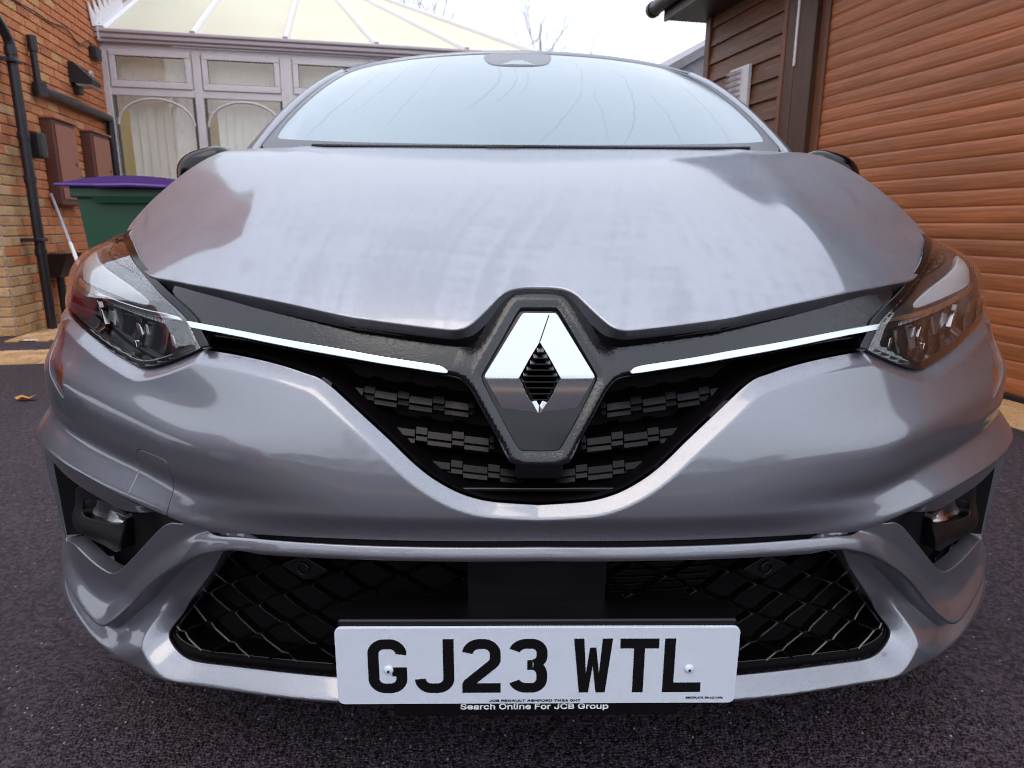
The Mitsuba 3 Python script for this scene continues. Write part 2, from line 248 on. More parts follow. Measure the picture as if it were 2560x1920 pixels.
def both(p):
    """A half outline that starts and ends on the centre line, closed with its mirror image."""
    p = np.asarray(p, float).copy(); p[0, 0] = p[-1, 0] = 0
    return Polygon(np.vstack([p, mirror2(p[::-1])[1:-1]])).buffer(0)
def tri_polygon(poly, res):
    """Vertices and triangles of a polygon cut along a grid."""
    x0, y0, x1, y1 = poly.bounds
    rx, ry = (res, res) if np.isscalar(res) else res
    gx, gy = np.arange(math.floor(x0 / rx), math.ceil(x1 / rx)) * rx, np.arange(math.floor(y0 / ry), math.ceil(y1 / ry)) * ry
    X, Y = [q.ravel() for q in np.meshgrid(gx, gy, indexing='ij')]
    cells = shapely.box(X, Y, X + rx, Y + ry)
    shapely.prepare(poly)
    inside = shapely.contains_properly(poly, cells)
    edge = shapely.intersects(poly, cells) & ~inside
    a, b = X[inside], Y[inside]
    q = np.stack([np.stack([a, b], 1), np.stack([a + rx, b], 1), np.stack([a + rx, b + ry], 1), np.stack([a, b + ry], 1)], 1)
    tris = [q[:, [0, 1, 2]], q[:, [0, 2, 3]]]
    parts = shapely.get_parts(shapely.intersection(cells[edge], poly))
    parts = parts[(shapely.get_type_id(parts) == 3) & (shapely.area(parts) > 1e-12)]
    t = shapely.get_parts(shapely.constrained_delaunay_triangles(parts))
    t = t[shapely.area(t) > 1e-14]
    tris.append(shapely.get_coordinates(t).reshape(-1, 4, 2)[:, :3])
    P = np.concatenate(tris).reshape(-1, 2)
    u, inv = np.unique(np.round(P, 7), axis=0, return_inverse=True)
    f = inv.reshape(-1, 3)
    f = f[(f[:, 0] != f[:, 1]) & (f[:, 1] != f[:, 2]) & (f[:, 0] != f[:, 2])]
    e1, e2 = u[f[:, 1]] - u[f[:, 0]], u[f[:, 2]] - u[f[:, 0]]
    bad = e1[:, 0] * e2[:, 1] - e1[:, 1] * e2[:, 0] < 0
    f[bad] = f[bad][:, ::-1]
    return u, f
def panel(poly, surf, res=.005, flange=.012, r=.002, hint=(0, -1, .2), h=.0012, solid=False):
    """A sheet that follows surf over the polygon, its edges rounded and turned inwards. Returns ((v, f), normals)."""
    u, f = tri_polygon(poly, res)
    def nrm(u):
        n = np.cross(surf(u[:, 0] + h, u[:, 1]) - surf(u[:, 0] - h, u[:, 1]), surf(u[:, 0], u[:, 1] + h) - surf(u[:, 0], u[:, 1] - h))
        return n / (np.linalg.norm(n, axis=1, keepdims=True) + 1e-20)
    P, N = surf(u[:, 0], u[:, 1]), nrm(u)
    sg = 1 if (N @ np.asarray(hint)).mean() > 0 else -1
    N = N * sg
    fn = np.cross(P[f[:, 1]] - P[f[:, 0]], P[f[:, 2]] - P[f[:, 0]])
    if (fn * N[f[:, 0]]).sum() < 0: f = f[:, ::-1]
    V, NN, FF = [P], [N], [f]
    if flange > 0:
        e = np.vstack([f[:, [0, 1]], f[:, [1, 2]], f[:, [2, 0]]])
        es = np.sort(e, 1)
        _, first, cnt = np.unique(es, axis=0, return_index=True, return_counts=True)
        be = e[first[cnt == 1]]
        ids, inv = np.unique(be, return_inverse=True)
        be2 = inv.reshape(-1, 2)
        p, n = P[ids], N[ids]
        tdir = np.zeros_like(p); d = p[be2[:, 1]] - p[be2[:, 0]]
        np.add.at(tdir, be2[:, 0], d); np.add.at(tdir, be2[:, 1], d)
        t = np.cross(tdir, n); t /= np.linalg.norm(t, axis=1, keepdims=True) + 1e-12
        rows = [(0, 0)] + [(a, 0) for a in (.5, 1.05, 1.5708)] + [(1.5708, flange)]
        base = len(P)
        for k, (a, dep) in enumerate(rows):
            V.append(p + t * (r * math.sin(a)) - n * (r * (1 - math.cos(a)) + dep)); NN.append(n * math.cos(a) + t * math.sin(a))
        m = len(ids)
        for k in range(len(rows) - 1):
            a, b = base + k * m + be2[:, 0], base + k * m + be2[:, 1]
            FF += [np.stack([b, a, a + m], 1), np.stack([b, a + m, b + m], 1)]
        if solid:
            V.append(P - N * (flange + r)); NN.append(-N); FF.append(f[:, ::-1] + base + len(rows) * m)
    V, NN, F = np.vstack(V), np.vstack(NN), np.vstack(FF)
    return (V, F), NN
def add_panel(name, poly, surf, mat, parent, label=None, **k):
    m, n = panel(poly, surf, **k)
    return obj(name, m, mat, parent, normals=n, label=label)
def dist_to(line):
    def f(a, b): return shapely.distance(shapely.points(np.abs(np.asarray(a, float)), np.asarray(b, float)), line)
    return f
def loft(rows, mat, name, parent, closed=False, smooth=True, label=None):
    """A sheet through rows of points (all of one length)."""
    R = np.asarray(rows, float); n, m = R.shape[:2]
    i, j = np.meshgrid(np.arange(n - 1), np.arange(m if closed else m - 1), indexing='ij')
    f = np.stack([i * m + j, i * m + (j + 1) % m, (i + 1) * m + (j + 1) % m, (i + 1) * m + j], -1).reshape(-1, 4)
    return obj(name, (R.reshape(-1, 3), f), mat, parent, smooth=smooth, label=label)
# ------------------------------------------------------------------ the car
car = thing('parked_car', 'metallic grey hatchback facing the camera on the wet tarmac drive', 'car')
L = {k: np.array(v) for k, v in NOSE.items()}
B = {k: np.array(v) for k, v in BONNET.items()}
def srt(p): return p[np.argsort(-p[:, 0])]
lens_low = chaikin(L['lens'][:10], 2)                       # inner tip, along the bottom, to the outer end
body_in = chaikin(np.vstack([[.4867, .6895], srt(np.delete(L['body_inner'], [5, 17], 0))[1:-1], [[0, .5145]]]), 3)
low = L['bumper_low']
low = np.array([(.95, .512)] + [tuple(p) for p in low[1:11]] + [(.40, .4575), (.21, .4645), (0, .467)])
low_s = chaikin(low, 2)
lens_out = np.array([(.90, .7165), (.96, .722), (1.02, .728)])
edge_line = LineString(np.vstack([lens_out[::-1], lens_low[::-1], body_in]))
d_edge = dist_to(edge_line)
zr = PchipInterpolator([0, .25, .45, .60, .75, .86, 1.0, 1.3], [.470, .466, .462, .482, .497, .507, .513, .515])
def body_d(s, z):
    a = np.abs(s)
    d = d_base(s, z)
    w = sm(.22, .62, a)
    t = z - zr(a)
    d = d + w * (.011 * np.exp(-((t - .112) / .034) ** 2) - .010 * np.exp(-((t - .040) / .020) ** 2) + .005 * np.exp(-(t / .012) ** 2))
    d = d - .010 * sm(.035, .0, t) * (1 - w)                 # the lower edge curls under at the middle
    e = d_edge(s, z)
    q = np.clip(1 - e / .0165, 0, 1)
    return d - .014 * (np.sqrt(q * q + .03) - .1732) / .8417
def body(s, z): return nose(s, z, body_d(s, z))
top_side = np.array([(1.02, .728), (1.09, .73), (1.09, .52)])
half = np.vstack([[[0, .467]], low_s[::-1][1:], [[1.0, .514], [1.09, .517]], top_side[::-1][1:], lens_out[::-1][1:], lens_low[::-1], body_in[1:]])
bumper_poly = both(half).buffer(-.0012)
mk = chaikin(np.array([(.868, .704), (.850, .672), (.835, .650), (.806, .638), (.800, .628), (.782, .598), (.79, .592), (.82, .606), (.86, .622), (.905, .645), (.915, .68), (.90, .705)]), 1, True)
marker_hole = Polygon(mk)
flap = chaikin(np.vstack([L['flap'], ]), 1)
flap_line = LineString(flap * [-1, 1])
bumper_poly = bumper_poly.difference(unary_union([marker_hole, affinity.scale(marker_hole, -1, 1, origin=(0, 0))])).difference(flap_line.buffer(.0013))
pieces = sorted(bumper_poly.geoms, key=lambda g: -g.area) if isinstance(bumper_poly, MultiPolygon) else [bumper_poly]
bump = add_panel('bumper', pieces[0], body, 'paint', car, res=.003, flange=.010, r=.0016, h=.002)
for g in pieces[1:]:
    if g.area > 1e-4: add_panel('tow_eye_cover', g, body, 'paint', car, 'square towing eye cover in the bumper', res=.003, flange=.010, r=.0004, h=.002)
add_panel('gap_lining', Polygon(flap * [-1, 1]).buffer(.006).simplify(.0005), lambda s, z: nose(s, z, body_d(s, z) - .006), 'matt_black', bump, res=.008, flange=0)
for sg in (1, -1):
    mp = Polygon(mk * [sg, 1])
    t = add_panel('side_marker', mp.buffer(-.001), lambda s, z: nose(s, z, body_d(s, z) - .004), 'lamp_grey', car, 'boomerang shaped side lamp behind the headlight', res=.004, flange=.004, r=.001)
    add_panel('lens', mp.buffer(-.0005), lambda s, z: nose(s, z, body_d(s, z) - .0005), 'clear_lens', t, res=.004, flange=0)
    add_panel('reflector', Polygon([(s_ * sg, z_) for s_, z_ in ((.795, .603), (.83, .617), (.835, .64), (.81, .632))]), lambda s, z: nose(s, z, body_d(s, z) - .003), 'amber', t, res=.006, flange=0)

# lower fascia: blade arms, slim bar over the lower grille, splitter lip
ridge = chaikin(np.array([(1.2, .29), (1.05, .285), (.95, .28), (.90, .272), (.86, .2625), (.793, .2515), (.738, .246), (.70, .2475), (.677, .258), (.633, .298), (.57, .354), (.514, .393), (.471, .4165), (.437, .4296), (.40, .4385), (.25, .447), (0, .4505)]), 2)
bar_top = chaikin(np.array([(.62, .345), (.541, .402), (.504, .4215), (.468, .4362), (.428, .4455), (.38, .4515), (.25, .4585), (0, .4625)]), 2)
g_half = chaikin(np.array([(0, .4455), (.22, .4425), (.38, .4335), (.435, .427), (.455, .4145), (.475, .390), (.512, .345), (.550, .303), (.575, .270), (.584, .2535), (.582, .245), (.571, .237), (.553, .2305), (.53, .2265), (.51, .2255), (.47, .2285), (.408, .2335), (.333, .2395), (.25, .2445), (.166, .2490), (0, .2515)]), 2)
rl = chaikin(np.array([(.50, .4535), (.53, .4512), (.5678, .4194), (.6212, .374), (.668, .338), (.6867, .3275), (.707, .3228), (.747, .3249), (.787, .3315), (.83, .337), (.88, .325), (.915, .308), (.93, .312)]), 2)
grille_poly = both(g_half)
recess_poly = Polygon(np.vstack([low_s[(low_s[:, 0] > .5) & (low_s[:, 0] < .93)] - [0, .001], rl]))
blade_half = Polygon(np.vstack([ridge, [(0, .47)], low_s[::-1], [(1.2, .515)]])).buffer(0)
d_ridge, d_blade, d_gr = dist_to(LineString(ridge)), dist_to(blade_half), dist_to(grille_poly)
d_bar = dist_to(LineString(bar_top))
bar_region = Polygon(np.vstack([bar_top, [(0, .44)], ridge[::-1][1:][ridge[::-1][1:][:, 0] < .66]])).buffer(0)
d_barreg = dist_to(bar_region)
LIPZ = PchipInterpolator([0, .16, .28, .45, .52, .60, .70, .80, .90, 1.09], [.2195, .2170, .2060, .1945, .1910, .1890, .1920, .1980, .2060, .2180])
def low_d(s, z):
    a = np.abs(s)
    d = d_base(s, z)
    out = d_blade(s, z)
    far = sm(.55, .80, a)
    valley = (.028 - .012 * far) * sm(.0, .010 + .008 * far, out) * (1 - sm(.020 - .012 * far, .075 - .042 * far, out) * (.55 + .45 * far)) * (1 - sm(.07, .13, out))
    d = d - valley * sm(.36, .46, a)
    on = out <= 0
    dr_ = d_ridge(s, z)
    d = d + np.where(on, .004 - .009 * sm(-.004, .030, dr_) + .0004, .004 * (1 - sm(0, .012, out)))
    d = d + np.where(on, -.006 * sm(0, .012, d_barreg(s, z)) * sm(.33, .38, z) * (1 - sm(.43, .53, a)), 0)
    g = d_gr(s, z)
    lowside = 1 - sm(.27, .32, z)
    d = d - .025 * lowside * (np.sqrt(np.clip(1 - g / (.0175 + .0075 * sm(.10, .50, a)), 0, 1) ** 2 + .012) - .1095) / .896 - .010 * (1 - lowside) * sm(.45, .5, a) * np.clip(1 - g / .03, 0, 1)
    return d - .012 * np.clip(1 - (z - LIPZ(np.minimum(a, 1.09)) - .004) / .013, 0, 1.5) ** 2
def lower(s, z): return nose(s, z, low_d(s, z))
lip = np.stack([np.linspace(0, 1.09, 60), LIPZ(np.linspace(0, 1.09, 60))], 1)
lower_poly = both(np.vstack([lip, [(1.09, .50), (.95, .508)], low_s[1:] - [0, .0045]])).difference(grille_poly)
lower_poly = lower_poly.difference(unary_union([recess_poly, affinity.scale(recess_poly, -1, 1, origin=(0, 0))])).buffer(-.0008)
lower_poly = max(lower_poly.geoms, key=lambda g: g.area) if isinstance(lower_poly, MultiPolygon) else lower_poly
fascia = add_panel('lower_fascia', lower_poly, lower, 'paint', car, 'lower front trim with blade arms round the fog lamps', res=.0026, flange=.022, r=.0022, h=.0018)
# shadow gap lining and the underside of the bumper over the fog lamps
add_panel('seam_lining', both(np.vstack([low_s[::-1] + [0, .012], low_s - [0, .016]])), lambda s, z: nose(s, z, d_base(s, z) - .016), 'matt_black', fascia, res=.01, flange=0)
for sg in (1, -1):
    ll = low_s[(low_s[:, 0] > .50) & (low_s[:, 0] < .90)]
    rows = []
    for t in np.linspace(0, 1, 7):
        z = ll[:, 1] - .001 - .040 * t * sm(.50, .66, ll[:, 0])
        d = body_d(ll[:, 0], ll[:, 1]) - .001 - .015 * t ** 1.3
        rows.append(nose(ll[:, 0] * sg, z, d))
    loft(rows, 'paint', 'bumper_underside', bump)
    zz = np.linspace(.318, .506, 16)
    rows = [nose(np.full(16, sg * (.9292 - .030 * t)), zz, low_d(np.full(16, .93), zz) - .0012 - .055 * t) for t in np.linspace(0, 1, 5)]
    loft(rows, 'matt_black', 'pocket_edge', fascia)
    # fog lamp pocket
    pocket = Polygon([(sg * a, z) for a, z in ((.46, .46), (.56, .478), (.70, .50), (1.0, .52), (1.0, .29), (.93, .29), (.66, .27), (.56, .38))])
    f = add_panel('fog_pocket', pocket, lambda s, z: nose(s, z, d_base(s, z) - .050 - .02 * sm(.74, .9, np.abs(s))), 'matt_black', car, 'black pocket behind the fog lamp', res=.02, flange=0)
    out_ = lambda q: np.asarray(q) + np.stack([.008 + .016 * np.clip((np.asarray(q)[:, 0] - .67) / .17, 0, 1.1), 0 * np.asarray(q)[:, 0]], 1)
    bz = Polygon(chaikin(out_([(.80, .437), (.823, .418), (.834, .392), (.838, .371), (.830, .3595), (.81, .357), (.75, .3535), (.6900, .3495), (.686, .385), (.672, .43), (.70, .440), (.75, .442)]), 1, True) * [sg, 1])
    hole = Polygon(chaikin(out_([(.790, .4195), (.801, .400), (.800, .389), (.788, .385), (.74, .388), (.70, .394), (.680, .402), (.674, .424), (.71, .428), (.75, .427)]), 1, True) * [sg, 1])
    def bz_d(s, z):
        a = np.abs(s)
        return d_base(s, z) - .037 + .010 * sm(.74, .84, a) + .012 * sm(.41, .36, z)
    lamp = thing_part = f'{car}__fog_lamp' if sg == 1 else f'{car}__fog_lamp_001'
    scene[lamp] = {**scene.pop(f)}; labels.pop(f, None); labels[lamp] = {'label': 'rectangular fog lamp in a black pocket under the bumper'}
    add_panel('bezel', bz.difference(hole), lambda s, z: nose(s, z, bz_d(s, z)), 'satin_black', lamp, res=.005, flange=.03, r=.0022)
    add_panel('reflector', hole.buffer(.002), lambda s, z: nose(s, z, bz_d(s, z) - .022 - .45 * (z - .405) + .006 * np.cos((np.abs(s) - .75) * 60)), 'satin_metal', lamp, res=.005, flange=0)
    add_panel('lens', hole, lambda s, z: nose(s, z, bz_d(s, z) - .012), 'clear_lens', lamp, res=.006, flange=0)
    for q in ((.730, .405, .030, .0040), (.730, .3970, .030, .0035), (.712, .415, .004, .012)):
        add_panel('glint_bar', sbox(min(sg * (q[0] - q[2] / 2), sg * (q[0] + q[2] / 2)), q[1] - q[3] / 2, max(sg * (q[0] - q[2] / 2), sg * (q[0] + q[2] / 2)), q[1] + q[3] / 2), lambda s, z: nose(s, z, bz_d(s, z) - .0145 - .5 * (z - q[1])), 'chrome', lamp, res=.006, flange=.003, r=.001)
    pil = Polygon([(sg * a, z) for a, z in ((.52, .448), (.57, .462), (.665, .442), (.69, .36), (.72, .33), (.70, .315), (.67, .325), (.61, .372))])
    add_panel('pocket_panel', pil, lambda s, z: nose(s, z, d_base(s, z) - .034 - .022 * sm(.55, .66, np.abs(s))), 'satin_black', lamp, res=.01, flange=.01, r=.002)

# upper grille: glossy panel across the nose with chrome strips and badge frame
pt = L['panel_top']
rec_half = chaikin(np.array([(0, .757), (.0225, .757), (.0268, .7545), (.0362, .740), (.0546, .710), (.0742, .6775), (.0752, .6735), (.0723, .666), (.056, .637), (.0378, .6056), (.0272, .5885), (.0221, .5853), (0, .585)]), 1)
pan_low = np.array([(.50, .7085), (.4331, .7072), (.3555, .6991), (.2589, .6886), (.2141, .6839), (.1655, .6779), (.1277, .6728), (.1068, .670), (.0975, .6665), (.0870, .657), (.0717, .632), (.0535, .602), (.0385, .5765), (.034, .572), (0, .571)])
pan_top = np.array([(0, .803), (.038, .803), (.056, .796), (.10, .752), (.115, .748), (.17, .750), (.22, .753), (.28, .757), (.40, .768), (.50, .774), (.57, .777)])
pan_end = np.array([(.570, .765), (.552, .752), (.5286, .7356), (.5198, .7276), (.507, .7145)])
panel_poly = both(np.vstack([pan_top, chaikin(pan_end, 1), chaikin(pan_low, 2)]))
rec_poly = both(rec_half)
d_rec = dist_to(rec_poly)
low_line = LineString(chaikin(pan_low, 2)); d_plow = dist_to(low_line)
def panel_d(s, z):
    d = d_base(s, z) - .004
    r = d_rec(s, z)
    d = d + .010 * (1 - sm(.004, .040, r)) - .004 * np.clip(1 - r / .010, 0, 1)
    return d - .010 * np.clip(1 - d_plow(s, z) / .008, 0, 1) ** 2 * sm(.575, .60, z)
def gpanel(s, z): return nose(s, z, panel_d(s, z))
gp = add_panel('grille_panel', panel_poly.difference(rec_poly), gpanel, 'wet_black', car, 'glossy dark panel between the headlights with a badge frame', res=.004, flange=.014, r=.002)
ch = chaikin(np.array([(.521, .7272), (.4369, .7204), (.3587, .7123), (.2609, .7023), (.2154, .6962), (.1664, .6905), (.1300, .6862), (.1225, .6835), (.1175, .679), (.121, .6775), (.1659, .6832), (.2147, .6887), (.2597, .6945), (.3569, .7053), (.435, .714), (.512, .720)]), 1)
for sg in (1, -1):
    add_panel('chrome_strip', Polygon(np.vstack([ch[:1], ch, ch[-1:]]) * [sg, 1]).buffer(0), lambda s, z: nose(s, z, d_base(s, z) + .002), 'chrome', car, res=.006, flange=.010, r=.0012)
rc = add_panel('badge_recess', rec_poly.buffer(.002), lambda s, z: nose(s, z, d_base(s, z) - .006), 'gloss_black', gp, res=.006, flange=0)
# diamond badge of two interlocked limbs
o_half = np.array([(0, .7513), (.0192, .7513), (.0221, .7492), (.0362, .7272), (.0677, .6772), (.0683, .6738), (.0492, .639), (.0255, .5929), (.0221, .5908), (0, .5908)])
inner = both(np.array([(0, .7178), (.0132, .697), (.0258, .6747), (.0158, .6520), (0, .6275)]))
bo = both(o_half).difference(inner)
slit1, slit2 = LineString([(.0115, .7485), (.0004, .718), (0, .7178)]), LineString([(-.0150, .5900), (-.0012, .6300), (0, .6335)])
limbs = bo.difference(unary_union([slit1.buffer(.0011), slit2.buffer(.0013), LineString([(.0115, .7485), (.014, .756)]).buffer(.0005), Polygon([(-.0165, .588), (-.0130, .588), (.0004, .632), (-.0030, .629)])]))
def badge_d(s, z):
    return d_base(0 * s, z * 0 + .675) + .012 - np.where(z > .675, .34 * (z - .675), -.105 * (.675 - z) + 1.95 * (.675 - z) ** 2) + (z - .675) * (-.40) * 0 - np.abs(s) * .06 - .0 * s
def badge_s(s, z):
    y = .013 - (badge_d(s, z))
    return np.stack([s, y, z], -1)
bd = f'{car}__badge'
labels[bd] = {'label': 'chrome diamond badge in the middle of the grille'}
for g in getattr(limbs, 'geoms', [limbs]):
    if g.area > 1e-5: add_panel('limb', g, badge_s, 'chrome', bd, res=.003, flange=.012, r=.0006, h=.0003)
def bevel(p, q, inw, dep):
    p, q, n = np.array(p), np.array(q), np.array(inw)
    m = np.linspace(p, q, 8)
    outer = badge_s(m[:, 0], m[:, 1]) + [0, -.0004, 0]
    inner_ = badge_s(m[:, 0] + n[0], m[:, 1] + n[1]) + [0, dep, 0]
    return [outer, inner_]
loft(bevel((.0006, .6278), (.0256, .6740), (-.0040, .0034), .0036), 'chrome', 'bevel', bd, smooth=False)
loft(bevel((-.0006, .6278), (-.0256, .6740), (.0040, .0034), .0036), 'chrome', 'bevel', bd, smooth=False)
loft(bevel((-.0128, .5912), (.0006, .6300), (-.0030, .0012), .0026), 'chrome', 'bevel', bd, smooth=False)
for k in range(9):
    z = .648 + .0078 * k * .95 + .002
    hw = .0245 * (1 - abs(z - .675) / .043) - .001
    if hw > .003:
        m = soft_box(-hw, hw, .052 - .1 * 0 - .02, .070, z - .0012, z + .0012, .0008, 6)
        obj('slat', m, 'satin_black', bd)
obj('backing', hull([(x, y, z) for x, z in ((0, .718), (.025, .675), (0, .633), (-.025, .675)) for y in (.070, .072)]), 'gloss_black', bd)

# black grille behind: backing and rows of stepped fins
back = both(np.vstack([[(0, .80), (.45, .80), (.56, .76)], [(.54, .68), (.47, .665)], body_in[12:-1] + [.02, -.012], [(0, .49)]]))
gr = add_panel('grille', back, lambda s, z: nose(s, z, d_base(s, z) - .075), 'matt_black', car, 'black upper grille with three rows of stepped fins each side', res=.015, flange=0)
frame_o = Polygon(np.vstack([body_in, [(0, .49), (.5, .60)]])).buffer(0)
inner_line = LineString(body_in)
rows = []
bi = body_in
for t in np.linspace(0, 1, 8):
    # rim of black plastic just inside the painted edge, curving back into the grille
    tx = np.gradient(bi, axis=0); nn = np.stack([-tx[:, 1], tx[:, 0]], 1); nn /= np.linalg.norm(nn, axis=1, keepdims=True)
    if nn[len(nn) // 2, 1] < 0: nn = -nn
    q = bi + nn * (.0015 + .006 * math.sin(t * 1.5))
    d = body_d(np.clip(bi[:, 0], 0, 2), bi[:, 1]) - .004 - .07 * (1 - math.cos(t * 1.5)) - .01 * t
    rows.append(np.vstack([nose(q[:, 0], q[:, 1], d), nose(-q[::-1][:, 0], q[::-1][:, 1], d[::-1])]))
loft(rows, 'satin_black', 'rim', gr)
def fin_mesh(s0, s1, z0, z1, up, fwd, sg):
    prof = np.array([(-.080, .010), (-.0500, .0035), (-.0440, .0020), (-.0408, -.0055), (-.0415, -.0066), (-.0465, -.0066), (-.0448, -.0078), (-.0412, -.0140), (-.0420, -.0150), (-.080, -.0150)])
    R = []
    for s in np.linspace(s0, s1, 4):
        z = z0 + (z1 - z0) * (s - s0) / (s1 - s0 + 1e-9) + up
        R.append(nose(sg * s + 0 * prof[:, 0], z + prof[:, 1], d_base(s + 0 * prof[:, 0], z + prof[:, 1]) + prof[:, 0] + fwd))
    R = np.array(R); n, m = R.shape[:2]
    i, j = np.meshgrid(np.arange(n - 1), np.arange(m - 1), indexing='ij')
    f = np.stack([i * m + j, i * m + j + 1, (i + 1) * m + j + 1, (i + 1) * m + j], -1).reshape(-1, 4)
    caps = [[0, k, k + 1] for k in range(1, m - 1)] + [[(n - 1) * m, (n - 1) * m + k + 1, (n - 1) * m + k] for k in range(1, m - 1)]
    f = np.vstack([f[:, :3], f[:, [0, 2, 3]], caps])
    return trimesh.Trimesh(R.reshape(-1, 3), f, process=False)
for ri, (sa, za, sb, zb, s_start) in enumerate(((.2905, .6495, .0846, .628, .2760), (.2150, .6000, .0575, .5850, .1985), (.1583, .5580, .0, .5428, .1500))):
    zz = lambda s: za + (zb - za) * (sa - s) / (sa - sb)
    for sg in (1, -1):
        s = s_start + .0165
        wide = False
        while s > max(sb, .02) + .006:
            w = .0335 if wide else .0165
            e = max(s - w, max(sb, .020))
            m = fin_mesh(s - .0006, e + .0006, zz(s), zz(e), 0 if wide else .0034, 0 if wide else -.002, sg)
            obj('fin', m, 'fin_black', gr)
            s, wide = e, not wide
obj('nub', soft_box(-.030, .030, .028, .07, .548, .572, .004), 'gloss_black', gr, smooth=40)
obj('lower_fin', soft_box(-.10, .10, .040, .08, .526, .532, .002), 'gloss_black', gr, smooth=40)

# lower grille: dark cavity, diamond mesh, radar cover, plate holder
lg = add_panel('lower_grille', grille_poly.buffer(.03), lambda s, z: nose(s, z, d_base(s, z) - .095), 'matt_black', car, 'black lower grille with a wide diamond mesh', res=.02, flange=0)
rim_rows = []
gring = np.array(grille_poly.exterior.coords)
for dep in (.0, .010, .07):
    rim_rows.append(nose(gring[:, 0], gring[:, 1], low_d(gring[:, 0], gring[:, 1]) - .006 - dep))
loft(rim_rows, 'satin_black', 'rim', lg)
bars = []
ds, dz = .047, .0468
def node_pt(k, j): return np.array([k * ds, .3683 + j * dz + (dz / 2 + .002 if k % 2 == 0 else 0)])
clip = grille_poly.buffer(-.004).difference(sbox(-.094, .349, .094, .46)).difference(sbox(-.245, .20, .245, .362))
def strip(p, q):
    ln = LineString([p, q]).intersection(clip)
    for g in getattr(ln, 'geoms', [ln]):
        if g.is_empty or g.length < .004: continue
        a, b = np.array(g.coords[0]), np.array(g.coords[-1])
        n = max(2, int(g.length / .012) + 1)
        t = np.linspace(0, 1, n)[:, None]
        c = a + (b - a) * t
        dd = d_base(c[:, 0], c[:, 1]) - .043
        th = .0016
        ring = [nose(c[:, 0], c[:, 1] + th, dd - .002), nose(c[:, 0], c[:, 1] + th * .3, dd), nose(c[:, 0], c[:, 1] - th, dd - .002), nose(c[:, 0], c[:, 1] - th * 1.6, dd - .014), nose(c[:, 0], c[:, 1] + th * .8, dd - .014)]
        R = np.array(ring).transpose(1, 0, 2); m = 5
        i, j = np.meshgrid(np.arange(n - 1), np.arange(m), indexing='ij')
        f = np.stack([i * m + j, i * m + (j + 1) % m, (i + 1) * m + (j + 1) % m, (i + 1) * m + j], -1).reshape(-1, 4)
        bars.append(trimesh.Trimesh(R.reshape(-1, 3), np.vstack([f[:, :3], f[:, [0, 2, 3]]]), process=False))
for k in range(-14, 15):
    for j in range(-5, 5):
        p = node_pt(k, j)
        for q in (node_pt(k + 1, j if k % 2 else j), node_pt(k + 1, j - 1 if k % 2 else j + 1)):
            # each bar runs nearly level near its node, then slants
            e = np.sign(q[0] - p[0])
            a1, b1 = p + [e * .005, 0], q - [e * .005, 0]
            m1 = a1 + (b1 - a1) * .22 + [0, np.sign(b1[1] - a1[1]) * .0022]
            strip(p, a1); strip(a1, m1); strip(m1, b1); strip(b1, q)
add_panel('frame', grille_poly.buffer(.006).difference(grille_poly.buffer(-.005)), lambda s, z: nose(s, z, d_base(s, z) - .045), 'gloss_black', lg, res=.01, flange=.012, r=.0015)
mesh_key = obj('diamond_mesh', cat(bars), 'bar_black', lg); labels[mesh_key] = {'label': 'gloss black diamond mesh of the lower grille', 'kind': 'stuff'}
add_panel('radar_cover', sbox(-.0915, .3495, .0915, .440), lambda s, z: nose(s, z, d_base(s, z) - .034), 'gloss_black', lg, 'smooth black square cover in the middle of the mesh', res=.01, flange=.01, r=.003)
add_panel('sensor_window', Polygon(chaikin(np.array([(-.05, .405), (-.02, .425), (.05, .423), (.06, .40), (.04, .375), (-.04, .372)]), 2, True)), lambda s, z: nose(s, z, d_base(s, z) - .0335), 'satin_black', lg, res=.01, flange=0)
for sg in (1, -1):
    dm = Polygon([(sg * (.331 + a), .398 + b) for a, b in ((.042, 0), (0, .021), (-.042, 0), (0, -.021))])
    t = add_panel('parking_sensor', dm.buffer(-.003), lambda s, z: nose(s, z, d_base(s, z) - .038), 'satin_black', lg, 'round parking sensor in a diamond of the mesh', res=.01, flange=.006, r=.001)
    c = nose(np.array([sg * .331]), np.array([.398]), d_base(np.array([.331]), np.array([.398])) - .036)[0]
    tor = trimesh.creation.torus(.0085, .0012, major_sections=28, minor_sections=6)
    tor.apply_transform(trimesh.transformations.rotation_matrix(math.pi / 2, (1, 0, 0))); tor.apply_transform(trimesh.transformations.rotation_matrix(sg * .28, (0, 0, 1))); tor.apply_translation(c)
    obj('ring', tor, 'gloss_black', t, smooth=True)
for k in range(7):
    add_panel('radiator_slat', sbox(.11, .412 - .011 * k, .27, .413 - .011 * k), lambda s, z: nose(s, z, d_base(s, z) - .088), 'satin_black', lg, res=.05, flange=.004, r=.0006)
hold = trimesh.util.concatenate([soft_box(-.258, .258, .004, .055, .300, .366, .004), soft_box(-.19, .19, .004, .03, .222, .25, .004)])
plate = f'{car}__number_plate'
labels[plate] = {'label': 'white front number plate with black characters'}
obj('holder', hold, 'satin_black', plate, smooth=30)
pl = Polygon(chaikin(np.array([(-.26, .246), (.26, .246), (.26, .357), (-.26, .357)]), 0)).buffer(-.008).buffer(.008)
flat = lambda a, b: np.stack([a, 0 * a - .0005, b], -1)
add_panel('plate', pl, flat, 'plate_white', plate, res=.02, flange=.003, r=.0008)
